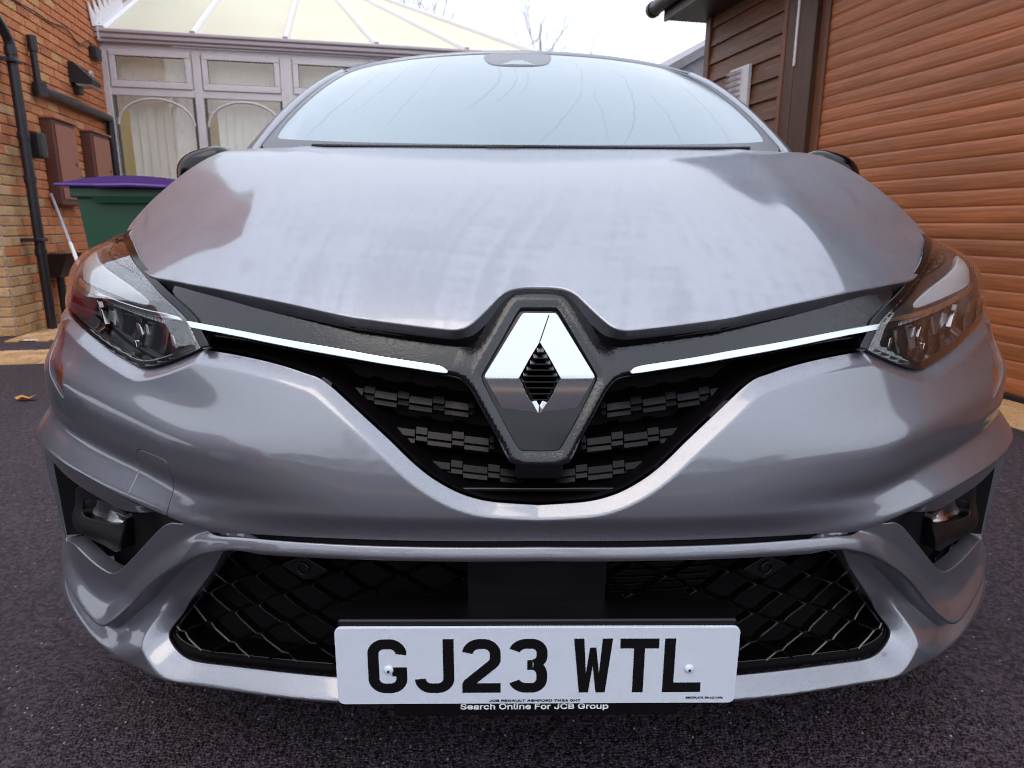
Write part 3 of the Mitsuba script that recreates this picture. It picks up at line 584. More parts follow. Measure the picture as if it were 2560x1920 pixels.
# lettering: characters 79 mm tall, 50 mm wide, 14 mm strokes
def arc(cx, cy, rx, ry, a0, a1, n=14):
    t = np.radians(np.linspace(a0, a1, n)); return [(cx + rx * math.cos(a), cy + ry * math.sin(a)) for a in t]
def stroke(pts, join='round'): return LineString(pts).buffer(7, cap_style='flat', join_style=join)
GLYPH = {
    'G': stroke([(42.5, 57)] + arc(28, 58, 15, 14, 8, 90) + arc(22, 58, 15, 14, 90, 180) + arc(22, 21, 15, 14, 180, 270) + arc(28, 21, 15, 14, 270, 360) + [(43, 38)]).union(sbox(31, 25, 50, 38)),
    'J': stroke([(43, 79)] + arc(28, 21, 15, 14, 0, -90) + arc(20, 21, 14, 14, -90, -178)).difference(sbox(-5, 22, 22, 60)),
    '2': stroke(arc(23, 57, 16, 15, 172, 90) + arc(28, 57, 15, 15, 90, 0) + arc(28, 50, 15, 12, 0, -40) + [(8, 14), (8, 7)]).difference(sbox(-5, -5, 55, 0)).union(sbox(0, 0, 50, 14)).intersection(sbox(0, 0, 50, 79)),
    '3': stroke(arc(23, 59, 16, 13, 165, 90) + arc(30, 59, 13, 13, 90, 0) + arc(30, 54, 13, 12, 0, -80)).union(stroke([(24, 41), (31, 41)])).union(stroke(arc(30, 27, 13, 14, 80, 0) + arc(30, 20, 13, 13, 0, -90) + arc(23, 20, 16, 13, -90, -165))),
    'W': Polygon([(0, 79), (13, 79), (16.5, 28), (21, 66), (29, 66), (33.5, 28), (37, 79), (50, 79), (42, 0), (30, 0), (25, 40), (20, 0), (8, 0)]),
    'T': sbox(0, 65, 50, 79).union(sbox(18, 0, 32, 66)),
    'L': sbox(0, 0, 50, 14).union(sbox(0, 0, 14, 79)),
}
px = {'G': 40.5, 'J': 101.5, '2': 162, '3': 222.5, 'W': 306.5, 'T': 366.5, 'L': 424}
ch_i = 0
for c_, off in px.items():
    g = affinity.translate(affinity.scale(GLYPH[c_], .001, .001, origin=(0, 0)), -.26 + off * .001, .246 + .0165)
    add_panel('character', g.simplify(.0001), lambda a, b: np.stack([a, 0 * a - .0011, b], -1), 'plate_ink', plate, res=.02, flange=.0006, r=.00005)
def text(s, width, z, x, y, mat, name, bold=True, h=None):
    m = meshkit.text_mesh(s, 1.0, .05, bold)
    w = m.bounds[1][0] - m.bounds[0][0]
    k = width / w
    m.apply_translation((-(m.bounds[0][0] + m.bounds[1][0]) / 2, 0, 0))
    v = m.vertices * k
    kz = 1 if h is None else h / k
    m.vertices = np.stack([v[:, 0] + x, y - np.clip(m.vertices[:, 2], 0, 1) * .012, v[:, 1] * kz + z], 1)
    return obj(name, m, mat, plate)
text('JCB RENAULT ASHFORD TN24 0HT', .120, .2490, -.003, -.0009, 'plate_ink', 'dealer_line', h=.0030)
text('BESTPLATE  BS AU 145e', .049, .2527, .2205, -.0009, 'plate_ink', 'maker_mark', h=.0024)
text('Search Online For JCB Group', .196, .2345, -.003, .0033, 'print_white', 'slogan', h=.0078)
for x in (-.193, .1975):
    m = trimesh.creation.icosphere(3, .0062); m.vertices[:, 1] *= .55; m.apply_translation((x, -.001, .297))
    s = obj('screw_cap', m, 'plate_white', plate, smooth=True)
    m = trimesh.creation.cylinder(.0016, .002, 12); m.apply_transform(trimesh.transformations.rotation_matrix(math.pi / 2, (1, 0, 0))); m.apply_translation((x, -.0042, .297))
    obj('dimple', m, 'matt_black', s)
# headlights
lin = chaikin(np.vstack([[(1.0, .850)], L['lens_in'][1:]]), 1)
lens_half = np.vstack([lens_low, [(.96, .722), (1.03, .728), (1.07, .745), (1.07, .80), (1.03, .838)], lin[:-1]])
lens_poly = Polygon(lens_half).buffer(0).buffer(-.0008)
if isinstance(lens_poly, MultiPolygon): lens_poly = max(lens_poly.geoms, key=lambda g: g.area)
d_lens = dist_to(lens_poly.exterior)
def lens_d(s, z): return d_base(s, z) - .001 - .004 * np.clip(1 - d_lens(s, z) / .012, 0, 1) ** 2
tone = lambda off: (lambda s, z: nose(s, z, d_base(s, z) + off))
def poly_of(k, it=2): return Polygon(chaikin(L[k], it, True)).buffer(0)
eyeb = Polygon(chaikin(np.array([(.632, .7435), (.655, .7535), (.69, .7645), (.73, .7735), (.77, .782), (.81, .792), (.85, .802), (.89, .809), (.93, .812), (.96, .800), (.965, .786), (.94, .772), (.88, .766), (.82, .761), (.75, .7545), (.69, .747), (.650, .7412)]), 2, True))
text_p = Polygon(chaikin(np.array([(.90, .835), (.95, .822), (.93, .8165), (.88, .816), (.83, .806), (.78, .796), (.73, .7865), (.68, .7765), (.665, .7765), (.668, .789), (.70, .8085), (.74, .832), (.775, .850), (.82, .853)]), 1, True)).buffer(-.002)
bar_p = Polygon(chaikin(np.array([(.955, .775), (.90, .764), (.8166, .7575), (.7449, .7475), (.69, .7405), (.63, .734), (.575, .731), (.530, .7235), (.575, .7265), (.63, .7285), (.69, .735), (.75, .7425), (.82, .7525), (.90, .759), (.955, .769)]), 1, True))
dark_p = lens_poly.buffer(-.011).intersection(Polygon([(.47, .64), (1.1, .64), (1.1, .770), (.955, .767), (.90, .757), (.8138, .7503), (.743, .740), (.69, .7325), (.63, .726), (.575, .7235), (.50, .70)]))
for sg in (1, -1):
    M = lambda p: affinity.scale(p, sg, 1, origin=(0, 0))
    hl = f'{car}__headlight' if sg == 1 else f'{car}__headlight_001'
    labels[hl] = {'label': 'headlight with a pale running light brow over a dark lower half'}
    add_panel('lens', M(lens_poly), lambda s, z: nose(s, z, lens_d(s, z)), 'clear_lens', hl, res=.006, flange=0)
    add_panel('housing', M(lens_poly.buffer(.003)), lambda s, z: nose(s, z, d_base(s, z) - .045 + .036 * sm(.84, .95, np.abs(s))), 'lamp_dark', hl, res=.01, flange=0)
    add_panel('surround', M(lens_poly.difference(lens_poly.buffer(-.009))), tone(-.0065), 'gloss_black', hl, res=.006, flange=.03, r=.001)
    upper = lens_poly.buffer(-.009).difference(dark_p.buffer(.006)).difference(eyeb.buffer(.002)).difference(text_p.buffer(.001)).difference(bar_p)
    add_panel('inner_trim', M(upper.buffer(-.0005)), tone(-.020), 'lamp_smoke', hl, res=.008, flange=.01, r=.001)
    add_panel('running_light', M(eyeb), lambda s, z: nose(s, z, d_base(s, z) - .018 + .004 * np.sin((z - .77 + .09 * (.8 - np.abs(s))) * 60)), 'lamp_white', hl, res=.005, flange=.012, r=.002)
    add_panel('light_bar', M(bar_p), tone(-.016), 'chrome', hl, res=.006, flange=.008, r=.0015)
    tp = add_panel('textured_trim', M(text_p), tone(-.024), 'lamp_grey', hl, res=.008, flange=.01, r=.001)
    lines = []
    for k in range(11):
        c = [(.66 + .30 * t - .0 * k, .7775 + .0075 * k * (.4 + .6 * t) + .058 * t - .055 * t * t) for t in np.linspace(0, 1, 9)]
        lines.append(LineString(c))
        c = [(.655 + .030 * k + .075 * t, .775 + .016 * k * (1 - .02 * k) * .3 + .075 * t) for t in np.linspace(0, 1, 5)]
        lines.append(LineString(c))
    g = unary_union([l.buffer(.0009) for l in lines]).intersection(text_p)
    add_panel('grid_lines', M(g), tone(-.0225), 'lamp_dark', tp, res=.01, flange=.0015, r=.0002)
    # reflector cups, projector faces and glints in the dark half
    for k, (s0, z0, w, h, tilt, mt) in enumerate(((.800, .712, .018, .026, .35, 'chrome'), (.823, .723, .006, .030, .15, 'chrome'), (.741, .712, .014, .034, .25, 'lamp_grey'), (.672, .702, .020, .019, .2, 'chrome'), (.650, .703, .006, .017, .2, 'satin_metal'), (.676, .681, .010, .010, .1, 'chrome'), (.584, .692, .010, .016, .4, 'satin_metal'))):
        q = Polygon([(s0 + w * a + tilt * h * b * .5, z0 + h * b) for a, b in ((-.5, -.5), (.5, -.45), (.42, .5), (-.3, .42))])
        add_panel('reflector', M(q), lambda s, z, s0=s0, z0=z0: nose(s, z, d_base(s, z) - .034 + .35 * (z - z0) - .2 * (np.abs(s) - s0)), mt, hl, res=.006, flange=.006, r=.001)
    for k in range(3):
        s0, z0, w = (.775, .708, .052), (.700, .698, .048), (.628, .690, .05)
        s0, z0, w = (s0, z0, w)[k]
        q = Polygon([(s0 - w / 2, z0 - .018), (s0 + w / 2, z0 - .014), (s0 + w / 2, z0 + .024), (s0 - w / 2, z0 + .019)]).intersection(dark_p.buffer(-.002))
        add_panel('lamp_module', M(q), lambda s, z, s0=s0: nose(s, z, d_base(s, z) - .040 + 6 * (np.abs(s) - s0) ** 2), 'gloss_black', hl, res=.006, flange=.006, r=.002)
    g = unary_union([Polygon([(.60 + .0035 * k, .7165 + .00045 * k), (.6015 + .0035 * k, .7165 + .00045 * k), (.603 + .0035 * k, .7215 + .00045 * k), (.6015 + .0035 * k, .7215 + .00045 * k)]) for k in range(42)])
    add_panel('ribbed_strip', M(g), tone(-.026), 'satin_metal', hl, res=.02, flange=.001, r=.0002)
    fp = Polygon(np.vstack([lin + [-.0008, .0012], (lin + [-.0125, .0035])[::-1]])).buffer(0)
    fp = max(fp.geoms, key=lambda q: q.area) if isinstance(fp, MultiPolygon) else fp
    add_panel('edge_trim', M(fp), tone(.001), 'gloss_black', hl, res=.006, flange=.02, r=.002)

# bonnet
fr = B['front'].copy(); fr[0, 0] = 0
fr = np.delete(fr, 12, 0)
fr = np.array([tuple(q) for q in fr] + [(.710, .54), (.703, .60), (.694, .70), (.685, .80), (.677, .88), (.668, .94), (.650, .975), (.60, .965), (.50, .925), (.35, .88), (.15, .85), (0, .845)])
bon_poly = both(np.vstack([fr[:1], chaikin(fr, 2)[1:-1], fr[-1:]]))
add_panel('bonnet', bon_poly, bonnet, 'bonnet_paint', car, 'broad bonnet misted with patches of drying rain', res=.008, flange=.022, r=.003, hint=(0, -.2, 1), h=.0015)
# gutter in the gap between bonnet, grille and headlights, front wings, cowl
bl = chaikin(fr[:-1], 1)
sel = bl[bl[:, 1] < .95]
for sg in (1, -1):
    P = bonnet(sel[:, 0], sel[:, 1]) * [sg, 1, 1]
    loft([P + [0, .012, -.016], P + [-.02 * sg, .05, -.05]], 'matt_black', 'gutter', car)
    w = fr[(fr[:, 1] > .40) & (fr[:, 1] < .97)]
    w = w[np.argsort(w[:, 1])]
    w = w[w[:, 0] > .66]
    yy = np.linspace(.452, 1.075, 34)
    xx = np.interp(yy, w[:, 0 + 1], w[:, 0]) + .004
    E0 = bonnet(xx, np.minimum(yy, .98)) * [0, 0, 1] + np.stack([sg * (xx + .07 * sm(.97, 1.03, yy)), yy, 0 * yy], 1)
    xb = PchipInterpolator([.4, .452, .5, .62, .8, 1.1], [.81, .836, .852, .880, .8985, .8985])(yy)
    pw = 1.25 - .80 * sm(.62, 1.06, yy)
    z1 = np.maximum(.64, .314 + np.sqrt(np.maximum(.37 ** 2 - (yy - .83) ** 2, 0)))
    rows = []
    for t in np.linspace(0, 1, 18):
        x = E0[:, 0] * sg - .004 + (xb - E0[:, 0] * sg + .004) * t ** pw
        rows.append(np.stack([sg * x, yy, E0[:, 2] - .016 - (E0[:, 2] - .016 - z1) * (1.15 * t - .15 * t * t)], 1))
    wing = loft(rows, 'paint', 'front_wing', car)
# windscreen
def glass(a, b):
    a, b = np.asarray(a, float), np.asarray(b, float)
    x = (.640 + (.556 - .640) * b) * a
    y = (.845 + .135 * a * a) * (1 - b) + (1.525 + .10 * a * a) * b
    z = (1.016 + .022 * a * a) * (1 - b) + (1.380 - .026 * a * a - .012 * a ** 6) * b
    bow = .045 * b * (1 - b) * 4 * .5
    return np.stack([x, y - .45 * bow, z + .9 * bow], -1)
gl_out = Polygon(chaikin(np.array([(-1.03, -.4), (1.03, -.4), (1.02, .86), (.94, 1.0), (-.94, 1.0), (-1.02, .86)]), 2, True)).intersection(sbox(-1.03, -.06, 1.03, 1))
clear = Polygon(chaikin(np.array([(-.93, .055), (0, .045), (.93, .055), (.975, .09), (.972, .40), (.955, .80), (.93, .90), (.86, .965), (0, .985), (-.86, .965), (-.93, .90), (-.955, .80), (-.972, .40), (-.975, .09)]), 2, True))
cam_p = Polygon(chaikin(np.array([(-.19, .995), (.18, .995), (.175, .87), (.125, .745), (-.135, .745), (-.185, .87)]), 2, True))
ws = f'{car}__windscreen'
labels[ws] = {'label': 'fogged windscreen with runnels of water and a black border'}
add_panel('glass', gl_out, glass, 'fogged_glass', ws, res=.02, flange=0, hint=(0, -1, 1))
def under(a, b): return glass(a, b) + np.array([0, .002, -.004])
add_panel('border', gl_out.difference(clear), under, 'satin_black', ws, res=.03, flange=0, hint=(0, -1, 1))
over = lambda a, b: glass(a, b) + np.array([0, -.0006, .0012])
add_panel('camera_housing', cam_p, over, 'border_print', ws, res=.02, flange=0, hint=(0, -1, 1))
add_panel('camera_window', Polygon([(-.095, .765), (.085, .765), (.02, .835), (-.03, .835)]), lambda a, b: glass(a, b) + np.array([0, -.0011, .0022]), 'frosted', ws, res=.02, flange=0, hint=(0, -1, 1))
add_panel('border_band', gl_out.difference(clear), over, 'border_print', ws, res=.03, flange=0, hint=(0, -1, 1))
scene['border_print'] = plastic((.16, .15, .17), .12)
scene['frosted'] = plastic((.42, .46, .50), .08)
# pillars and roof
bb = np.linspace(-.05, 1, 24)
for sg in (1, -1):
    e = glass(sg + 0 * bb, bb)
    o = np.array([sg, 0, 0])
    rows = [e + o * .001 + [0, .004, -.003], e + o * .004 + [0, -.001, .004], e + o * .022 + [0, .012, .010], e + o * .048 + [0, .05, .006], e + o * .068 + [0, .095, -.012], e + o * .075 + [0, .12, -.05]]
    loft(rows, 'paint', 'windscreen_pillar', car)
aa = np.linspace(-1, 1, 41)
hd = glass(aa, 1 + 0 * aa)
ox = np.stack([np.sign(aa) * np.abs(aa) ** 8, 0 * aa, 0 * aa], 1)
rr = [hd + [0, .002, -.012], hd + [0, .000, .002], hd + [0, .010, .009] + ox * .020, hd + [0, .05, .019] + ox * [.046, 0, 0] - np.abs(ox[:, [1, 1, 0]]) * .012, hd + [0, .16, .028] + ox * .064 - np.abs(ox[:, [1, 1, 0]]) * .03]
for y, z, k in ((1.9, 1.432, 1.06), (2.3, 1.438, 1.05), (2.8, 1.420, 1.02), (3.3, 1.375, .97), (3.62, 1.32, .92)):
    rr.append(np.stack([aa * .615 * k, y + 0 * aa + .03 * aa ** 2, z - .045 * aa ** 2 - .05 * aa ** 6], 1))
loft(rr, 'paint', 'roof', car)
# sides, doors, glass, tail
for sg in (1, -1):
    yy = np.concatenate([np.linspace(.60, 3.9, 100), [3.97]])
    W = PchipInterpolator([.60, .8, 1.3, 2.4, 3.0, 3.6, 3.9, 3.97], [.896, .8985, .885, .888, .897, .875, .80, .74])(yy)
    belt = PchipInterpolator([.60, 1.0, 1.06, 1.4, 2.5, 3.2, 3.97], [.70, .70, .955, .985, 1.01, 1.05, 1.02])(yy)
    rows = []
    for z, k in ((.20, -.05), (.24, -.015), (.40, -.006), (.58, 0), (.66, -.004), (.78, -.012), (.88, -.03)):
        zz = np.minimum(z, belt - .02)
        for yc in (.83, 3.40): zz = np.where(np.abs(yy - yc) < .36, np.maximum(zz, .314 + np.sqrt(np.maximum(.36 ** 2 - (yy - yc) ** 2, 0))), zz)
        rows.append(np.stack([sg * (W + k), yy, zz], 1))
    rows.append(np.stack([sg * (W - .065), yy, belt], 1)); rows.append(np.stack([sg * (W - .10), yy, belt + .004], 1))
    side = loft(rows, 'paint', 'body_side', car)
    gy = np.linspace(1.30, 3.35, 20)
    rb = np.stack([sg * np.interp(gy, [1.2, 1.8, 3.4], [.70, .765, .75]), gy, np.interp(gy, yy, belt)], 1)
    ry = np.clip(gy + .42, 1.7, 3.35)
    rt = np.stack([sg * (.600 - .03 * np.clip((ry - 2.4), 0, 1)), ry, 1.372 - .05 * np.clip(ry - 2.4, 0, 2)], 1)
    sgk = loft([rb, rb * .5 + rt * .5 + [sg * .02, 0, 0], rt], 'tinted_glass', 'side_window', car)
    for y0 in (.83, 3.40):
        wh = f'{car}__wheel'
        n = 0
        while wh in labels: n += 1; wh = f'{car}__wheel_{n:03d}'
        labels[wh] = {'label': 'road wheel with a spoked alloy rim'} if n == 0 else {}
        t = trimesh.creation.torus(.262, .052, 48, 16); t.vertices[:, 2] *= 1.9
        t.apply_transform(trimesh.transformations.rotation_matrix(math.pi / 2, (0, 1, 0))); t.apply_translation((sg * .775, y0, .314))
        obj('tyre', t, 'rubber', wh, smooth=True)
        sp = [trimesh.creation.annulus(.19, .225, .15)]
        for k in range(5):
            b = trimesh.creation.box((.05, .19, .03)); b.apply_translation((0, .105, .06)); b.apply_transform(trimesh.transformations.rotation_matrix(k * 2 * math.pi / 5, (0, 0, 1))); sp.append(b)
        r_ = cat(sp); r_.apply_transform(trimesh.transformations.rotation_matrix(sg * math.pi / 2, (0, 1, 0))); r_.apply_translation((sg * .80, y0, .314))
        obj('rim', r_, 'satin_metal', wh)
        ar = []
        th = np.linspace(-.35, math.pi + .35, 28)
        r0 = np.stack([sg * (.850 + 0 * th), y0 + .345 * np.cos(th), .314 + .345 * np.sin(th)], 1)
        r1 = np.stack([sg * (.852 + 0 * th), y0 + .375 * np.cos(th), .314 + .375 * np.sin(th)], 1)
        r1[:, 2] = np.maximum(r1[:, 2], .17); r0[:, 2] = np.maximum(r0[:, 2], .17)
        arch = loft([r0 - [sg * .12, 0, 0], r0, r1, r1 - [sg * .02, 0, 0]], 'satin_black', 'wheel_arch', car)
        dk = np.stack([sg * (.72 + 0 * th), y0 + .35 * np.cos(th), np.maximum(.314 + .35 * np.sin(th), .17)], 1)
        obj('arch_lining', hull(np.vstack([dk - [sg * .004, 0, 0], dk - [sg * .001, 0, 0]])), 'matt_black', arch)
    # door mirror
    mr = f'{car}__door_mirror' if sg == 1 else f'{car}__door_mirror_001'
    labels[mr] = {'label': 'black capped door mirror with a pale inner edge'}
    m = trimesh.creation.icosphere(4, 1.0)
    v = m.vertices; v = np.sign(v) * np.abs(v) ** .72
    m.vertices = v * [.075, .06, .058] + [sg * .845, 1.155, .994]; m.vertices[:, 2] += (m.vertices[:, 0] * sg - .85) * -.25
    obj('cap', m, 'gloss_black', mr, smooth=True)
    m = trimesh.creation.icosphere(3, 1.0); v = m.vertices; v = np.sign(v) * np.abs(v) ** .8
    m.vertices = v * [.045, .045, .034] + [sg * .775, 1.150, 1.012]
    obj('arm', m, 'paint', mr, smooth=True)
scene['tinted_glass'] = plastic((.015, .018, .02), .02)
tail = [np.stack([np.sign(aa) * np.abs(aa) ** .6 * w, 3.95 - .10 * np.abs(aa) ** 4 + o + 0 * aa, z + 0 * aa], 1) for w, o, z in ((.70, -.04, .20), (.79, .02, .5), (.79, .0, .85), (.76, -.06, 1.03), (.62, -.24, 1.22), (.53, -.33, 1.31))]
loft(tail, 'paint', 'tailgate', car)
obj('underbody', box(-.70, .70, .60, 3.85, .155, .19), 'matt_black', car)
obj('dashboard', hull([(x, y, z) for x in (-.6, .6) for y, z in ((1.02, 1.0), (1.35, 1.0), (1.42, .8), (1.0, .8))]), 'matt_black', car)
for sg in (1, -1):
    for q in (0, 1):
        c = np.array([sg * .37, 2.0 + .95 * q, 0])
        m = cat([soft_box(-.23, .23, -.06, .08, .55, 1.05, .05, 10), soft_box(-.12, .12, -.03, .07, 1.06, 1.26, .04, 10), soft_box(-.24, .24, -.5, 0, .45, .58, .05, 10)]); m.apply_translation(c)
        obj('seat', m, 'rubber', car, smooth=40)
# cowl, wipers, washer jet
cw = np.linspace(-.62, .62, 31)
loft([np.stack([cw, .80 + .13 * (cw / .64) ** 2, .955 + .02 * (cw / .64) ** 2], 1), np.stack([cw, .90 + .14 * (cw / .64) ** 2, 1.004 + .022 * (cw / .64) ** 2], 1)], 'matt_black', 'cowl', car)
for x0, x1, b0, b1 in ((.06, -.50, .030, .018), (.55, .0, .018, .030)):
    t = np.linspace(0, 1, 14)
    P = glass((x0 + (x1 - x0) * t) / .64, b0 + (b1 - b0) * t) + np.array([0, -.010, .002])
    w = obj('wiper', tube(P, .0045, 6), 'satin_black', car, smooth=True)
    obj('blade', tube(P[3:] + [0, .006, -.004], .004, 6), 'rubber', w, smooth=True)
m = soft_box(-.085, -.010, .835, .875, 1.012, 1.0345, .006); obj('washer_cover', m, 'satin_black', car, smooth=40)
# ------------------------------------------------------------------ the place round the car
TH = math.radians(-11.556)
G_, E_ = np.array([math.sin(TH), math.cos(TH), 0]), np.array([math.cos(TH), -math.sin(TH), 0])
UP = np.array([0, 0, 1.0])
def frame(o):
    """A frame whose x runs along E_ (across), y along G_ (away from the camera) and z up, at the point o."""
    M = np.eye(4); M[:3, 0], M[:3, 1], M[:3, 2], M[:3, 3] = E_, G_, UP, o
    return M
GA, WA, CO = np.array([2.5245, 2.4808, 0]), np.array([-3.8166, 4.7261, 0]), np.array([-4.2920, 7.0494, 0])
def at(mesh, o):
    m = mesh.copy(); m.apply_transform(frame(o)); return m
# materials
def asphalt_c(p, n, uv):
    v = fbm(p.x * 160, p.y * 160, 1., 3); big = fbm(p.x * 1.7, p.y * 1.7, 7., 3)
    d, _, r = voronoi(p.x * 150, p.y * 150)
    c = mix((.013, .0078, .0115), (.064, .043, .061), smoothstep(.3, .75, v) * (.25 + 1.1 * big))
    return mix(c, (.30, .28, .30), smoothstep(.990, .997, r) * smoothstep(.4, .2, d))
def asphalt_h(p, n, uv):
    d, e, r = voronoi(p.x * 150, p.y * 150)
    return .0042 * smoothstep(.75, .05, d) * (.45 + .55 * r) + .002 * noise(p.x * 330, p.y * 330)
scene['asphalt'] = bumped({'type': 'principled', 'base_color': proc(asphalt_c), 'roughness': .42, 'specular': .4}, asphalt_h, eps=6e-4)
def shade3(cs, f=(9, 9, 30)):
    cs = [tuple(float(v) for v in c) for c in cs]
    def fn(p, n, uv):
        return mix(cs[0], cs[1], fbm(p.x * f[0], p.y * f[1], p.z * f[2], 3)) * (.82 + .36 * noise(p.x * 90, p.y * 90, p.z * 90))
    return proc(fn)
def grit(p, n, uv): return .0016 * noise(p.x * 220, p.y * 220, p.z * 220) + .003 * noise(p.x * 40, p.y * 40, p.z * 40)
for i, (a, b) in enumerate((((.42, .135, .055), (.54, .20, .09)), ((.48, .18, .075), (.60, .25, .11)), ((.33, .11, .055), (.45, .165, .08)), ((.46, .23, .10), (.56, .30, .14)))):
    scene[f'brick_{i}'] = bumped({'type': 'principled', 'base_color': shade3((a, b), (6, 6, 14)), 'roughness': .85, 'specular': .25}, grit)
for i, (a, b) in enumerate((((.42, .24, .11), (.52, .31, .15)), ((.36, .20, .095), (.47, .265, .125)), ((.47, .28, .14), (.56, .36, .19)))):
    scene[f'buff_{i}'] = bumped({'type': 'principled', 'base_color': shade3((a, b), (6, 6, 14)), 'roughness': .85, 'specular': .25}, grit)
    scene[f'paver_{i}'] = bumped({'type': 'principled', 'base_color': shade3((tuple(np.array(a) * .8), tuple(np.array(b) * .85)), (14, 14, 14)), 'roughness': .6, 'specular': .4}, grit)
scene['mortar'] = matte(shade3(((.42, .36, .30), (.52, .46, .40)), (20, 20, 20)), .9)
scene['upvc'] = plastic((.86, .83, .84), .12)
scene['upvc_gutter'] = plastic((.72, .66, .68), .15)
scene['grey_seal'] = matte((.10, .095, .10), .6)
def poly_c(p, n, uv): return mix((.86, .835, .66), (.90, .875, .71), noise(p.x * 1.3, p.y * 1.3, p.z * 1.3))
scene['roof_sheet'] = {'type': 'principledthin', 'base_color': proc(poly_c), 'roughness': .35, 'diff_trans': .5, 'spec_trans': 0.0}
scene['blind'] = matte((.80, .77, .69), .8)
scene['cream_wall'] = matte((.60, .50, .30), .8)
scene['black_pipe'] = plastic((.044, .037, .047), .2)
scene['meter_brown'] = plastic((.58, .26, .18), .3)
scene['meter_dark'] = plastic((.25, .095, .064), .3)
scene['bin_green'] = plastic((.045, .17, .09), .22)
scene['bin_purple'] = plastic((.17, .045, .36), .2)
scene['alloy'] = plastic((.60, .58, .60), .15)
def wood(c0, c1, along):
    def fn(p, n, uv):
        a = p.x * along[0] + p.y * along[1] + p.z * along[2]
        q = p.z * (1 - along[2]) + (p.x + p.y) * .5 * along[2]
        g = noise(a * 3.0, q * 95 + 3 * noise(a * 1.5, q * 8), 2.) * .6 + noise(a * 9, q * 260, 5.) * .4
        return mix(c0, c1, smoothstep(.2, .85, g)) * (.88 + .24 * noise(a * .9, q * 11, 8.))
    return proc(fn)
gx, gy = float(G_[0]), float(G_[1])
scene['door_wood'] = plastic(wood((.50, .188, .070), (.65, .270, .108), (gx, gy, 0)), .30)
scene['board_wood'] = plastic(wood((.22, .088, .038), (.34, .140, .060), (gx, gy, 0)), .38)
scene['post_wood'] = plastic(wood((.115, .041, .020), (.165, .062, .030), (0, 0, 1)), .38)
scene['trim_wood'] = plastic(wood((.24, .086, .040), (.33, .122, .056), (0, 0, 1)), .35)
scene['fascia_black'] = plastic((.022, .018, .022), .2)
scene['grey_tile'] = matte(shade3(((.20, .19, .21), (.30, .29, .31)), (5, 5, 5)), .8)
scene['soil'] = matte(shade3(((.10, .10, .03), (.20, .15, .06)), (3, 3, 3)), .95)
scene['bark'] = matte((.46, .41, .42), .9)
scene['leaf_green'] = matte((.05, .075, .025), .8)
scene['dead_leaf'] = matte((.52, .21, .05), .7)

# ground: tarmac drive, block paving bands and aprons
structure('tarmac_drive', (np.array([[-60, -60, 0], [60, -60, 0], [60, 90, 0], [-60, 90, 0.0]]), np.array([[0, 1, 2, 3]])), 'asphalt', 'wet dark purplish tarmac drive under and round the car')
def paving(name, label, o, ax, ay, nx, ny, w, l, mats, stagger=.5, z=.004):
    """Rows of block pavers from o: l along ax, w along ay."""
    A = ax * nx * l; Bv = ay * ny * w
    base = structure(name, (np.array([o, o + A, o + A + Bv, o + Bv]) + [0, 0, z], np.array([[0, 1, 2, 3]])), 'mortar', label)
    tm = soft_box(-l / 2 + .004, l / 2 - .004, -w / 2 + .004, w / 2 - .004, -.01, .006, .004, 4)
    M = np.eye(4); M[:3, 0], M[:3, 1] = ax, ay
    plys = [mikit.ply(tm, m) for m in mats]
    for j in range(ny):
        for i in range(nx):
            c = o + ax * ((i + .5 + (stagger if j % 2 else 0) - .25) * l) + ay * ((j + .5) * w) + UP * (z + .0015 * rng.random())
            Q = M.copy(); Q[:3, 3] = c; Q[:3, :3] = Q[:3, :3] @ trimesh.transformations.rotation_matrix(rng.normal(0, .01), (0, 0, 1))[:3, :3]
            scene[key_for('block', base)] = {**plys[rng.integers(len(mats))], 'to_world': T(Q)}
pm = ['paver_0', 'paver_1', 'paver_2']
paving('paving_apron', 'tan block paving strip along the foot of the brick house', WA + E_ * .02 - G_ * .55, G_, E_, 14, 4, .10, .20, pm, z=.006)
paving('paving_band', 'tan block paving band crossing the tarmac beside the house', WA + E_ * -.15 - G_ * 1.50, E_, G_, 10, 5, .10, .20, pm, z=.005)
paving('paving_threshold', 'tan block paving strip in front of the garage door', GA - E_ * .42 - G_ * 1.2, G_, E_, 14, 4, .10, .20, pm, z=.006)

# brick house on the left
house = thing('brick_house', 'red brick house wall with pipes and meter boxes beside the conservatory', 'house')
wall = obj('wall', at(cat([box(-6, -.012, -.295, 2.45, 0, 5.2), box(-6, -.1, 2.45, 6, 0, 5.2)]), WA), 'mortar', house)
BL, BH = .225, .075
bm = soft_box(-.1075, .1075, -.0125, .0125, -.0325, .0325, .004, 4)
bh = soft_box(-.0512, .0512, -.0125, .0125, -.0325, .0325, .004, 4)
plys = {(k, m): mikit.ply(q, m) for k, q in (('s', bm), ('h', bh)) for m in ('brick_0', 'brick_1', 'brick_2', 'brick_3', 'buff_0', 'buff_1', 'buff_2')}
fwd = np.array([CAM[0], CAM[1], 0])
def seen(p):
    d = p - CAM; D = d @ _f
    if D <= 0: return 0
    x, y = FOCAL * (d @ np.cross(_f, _u)) / D + .5, .375 - FOCAL * (d @ _u) / D
    return -.03 < x < 1.02 and -.04 < y < .78
cand, far = [], []
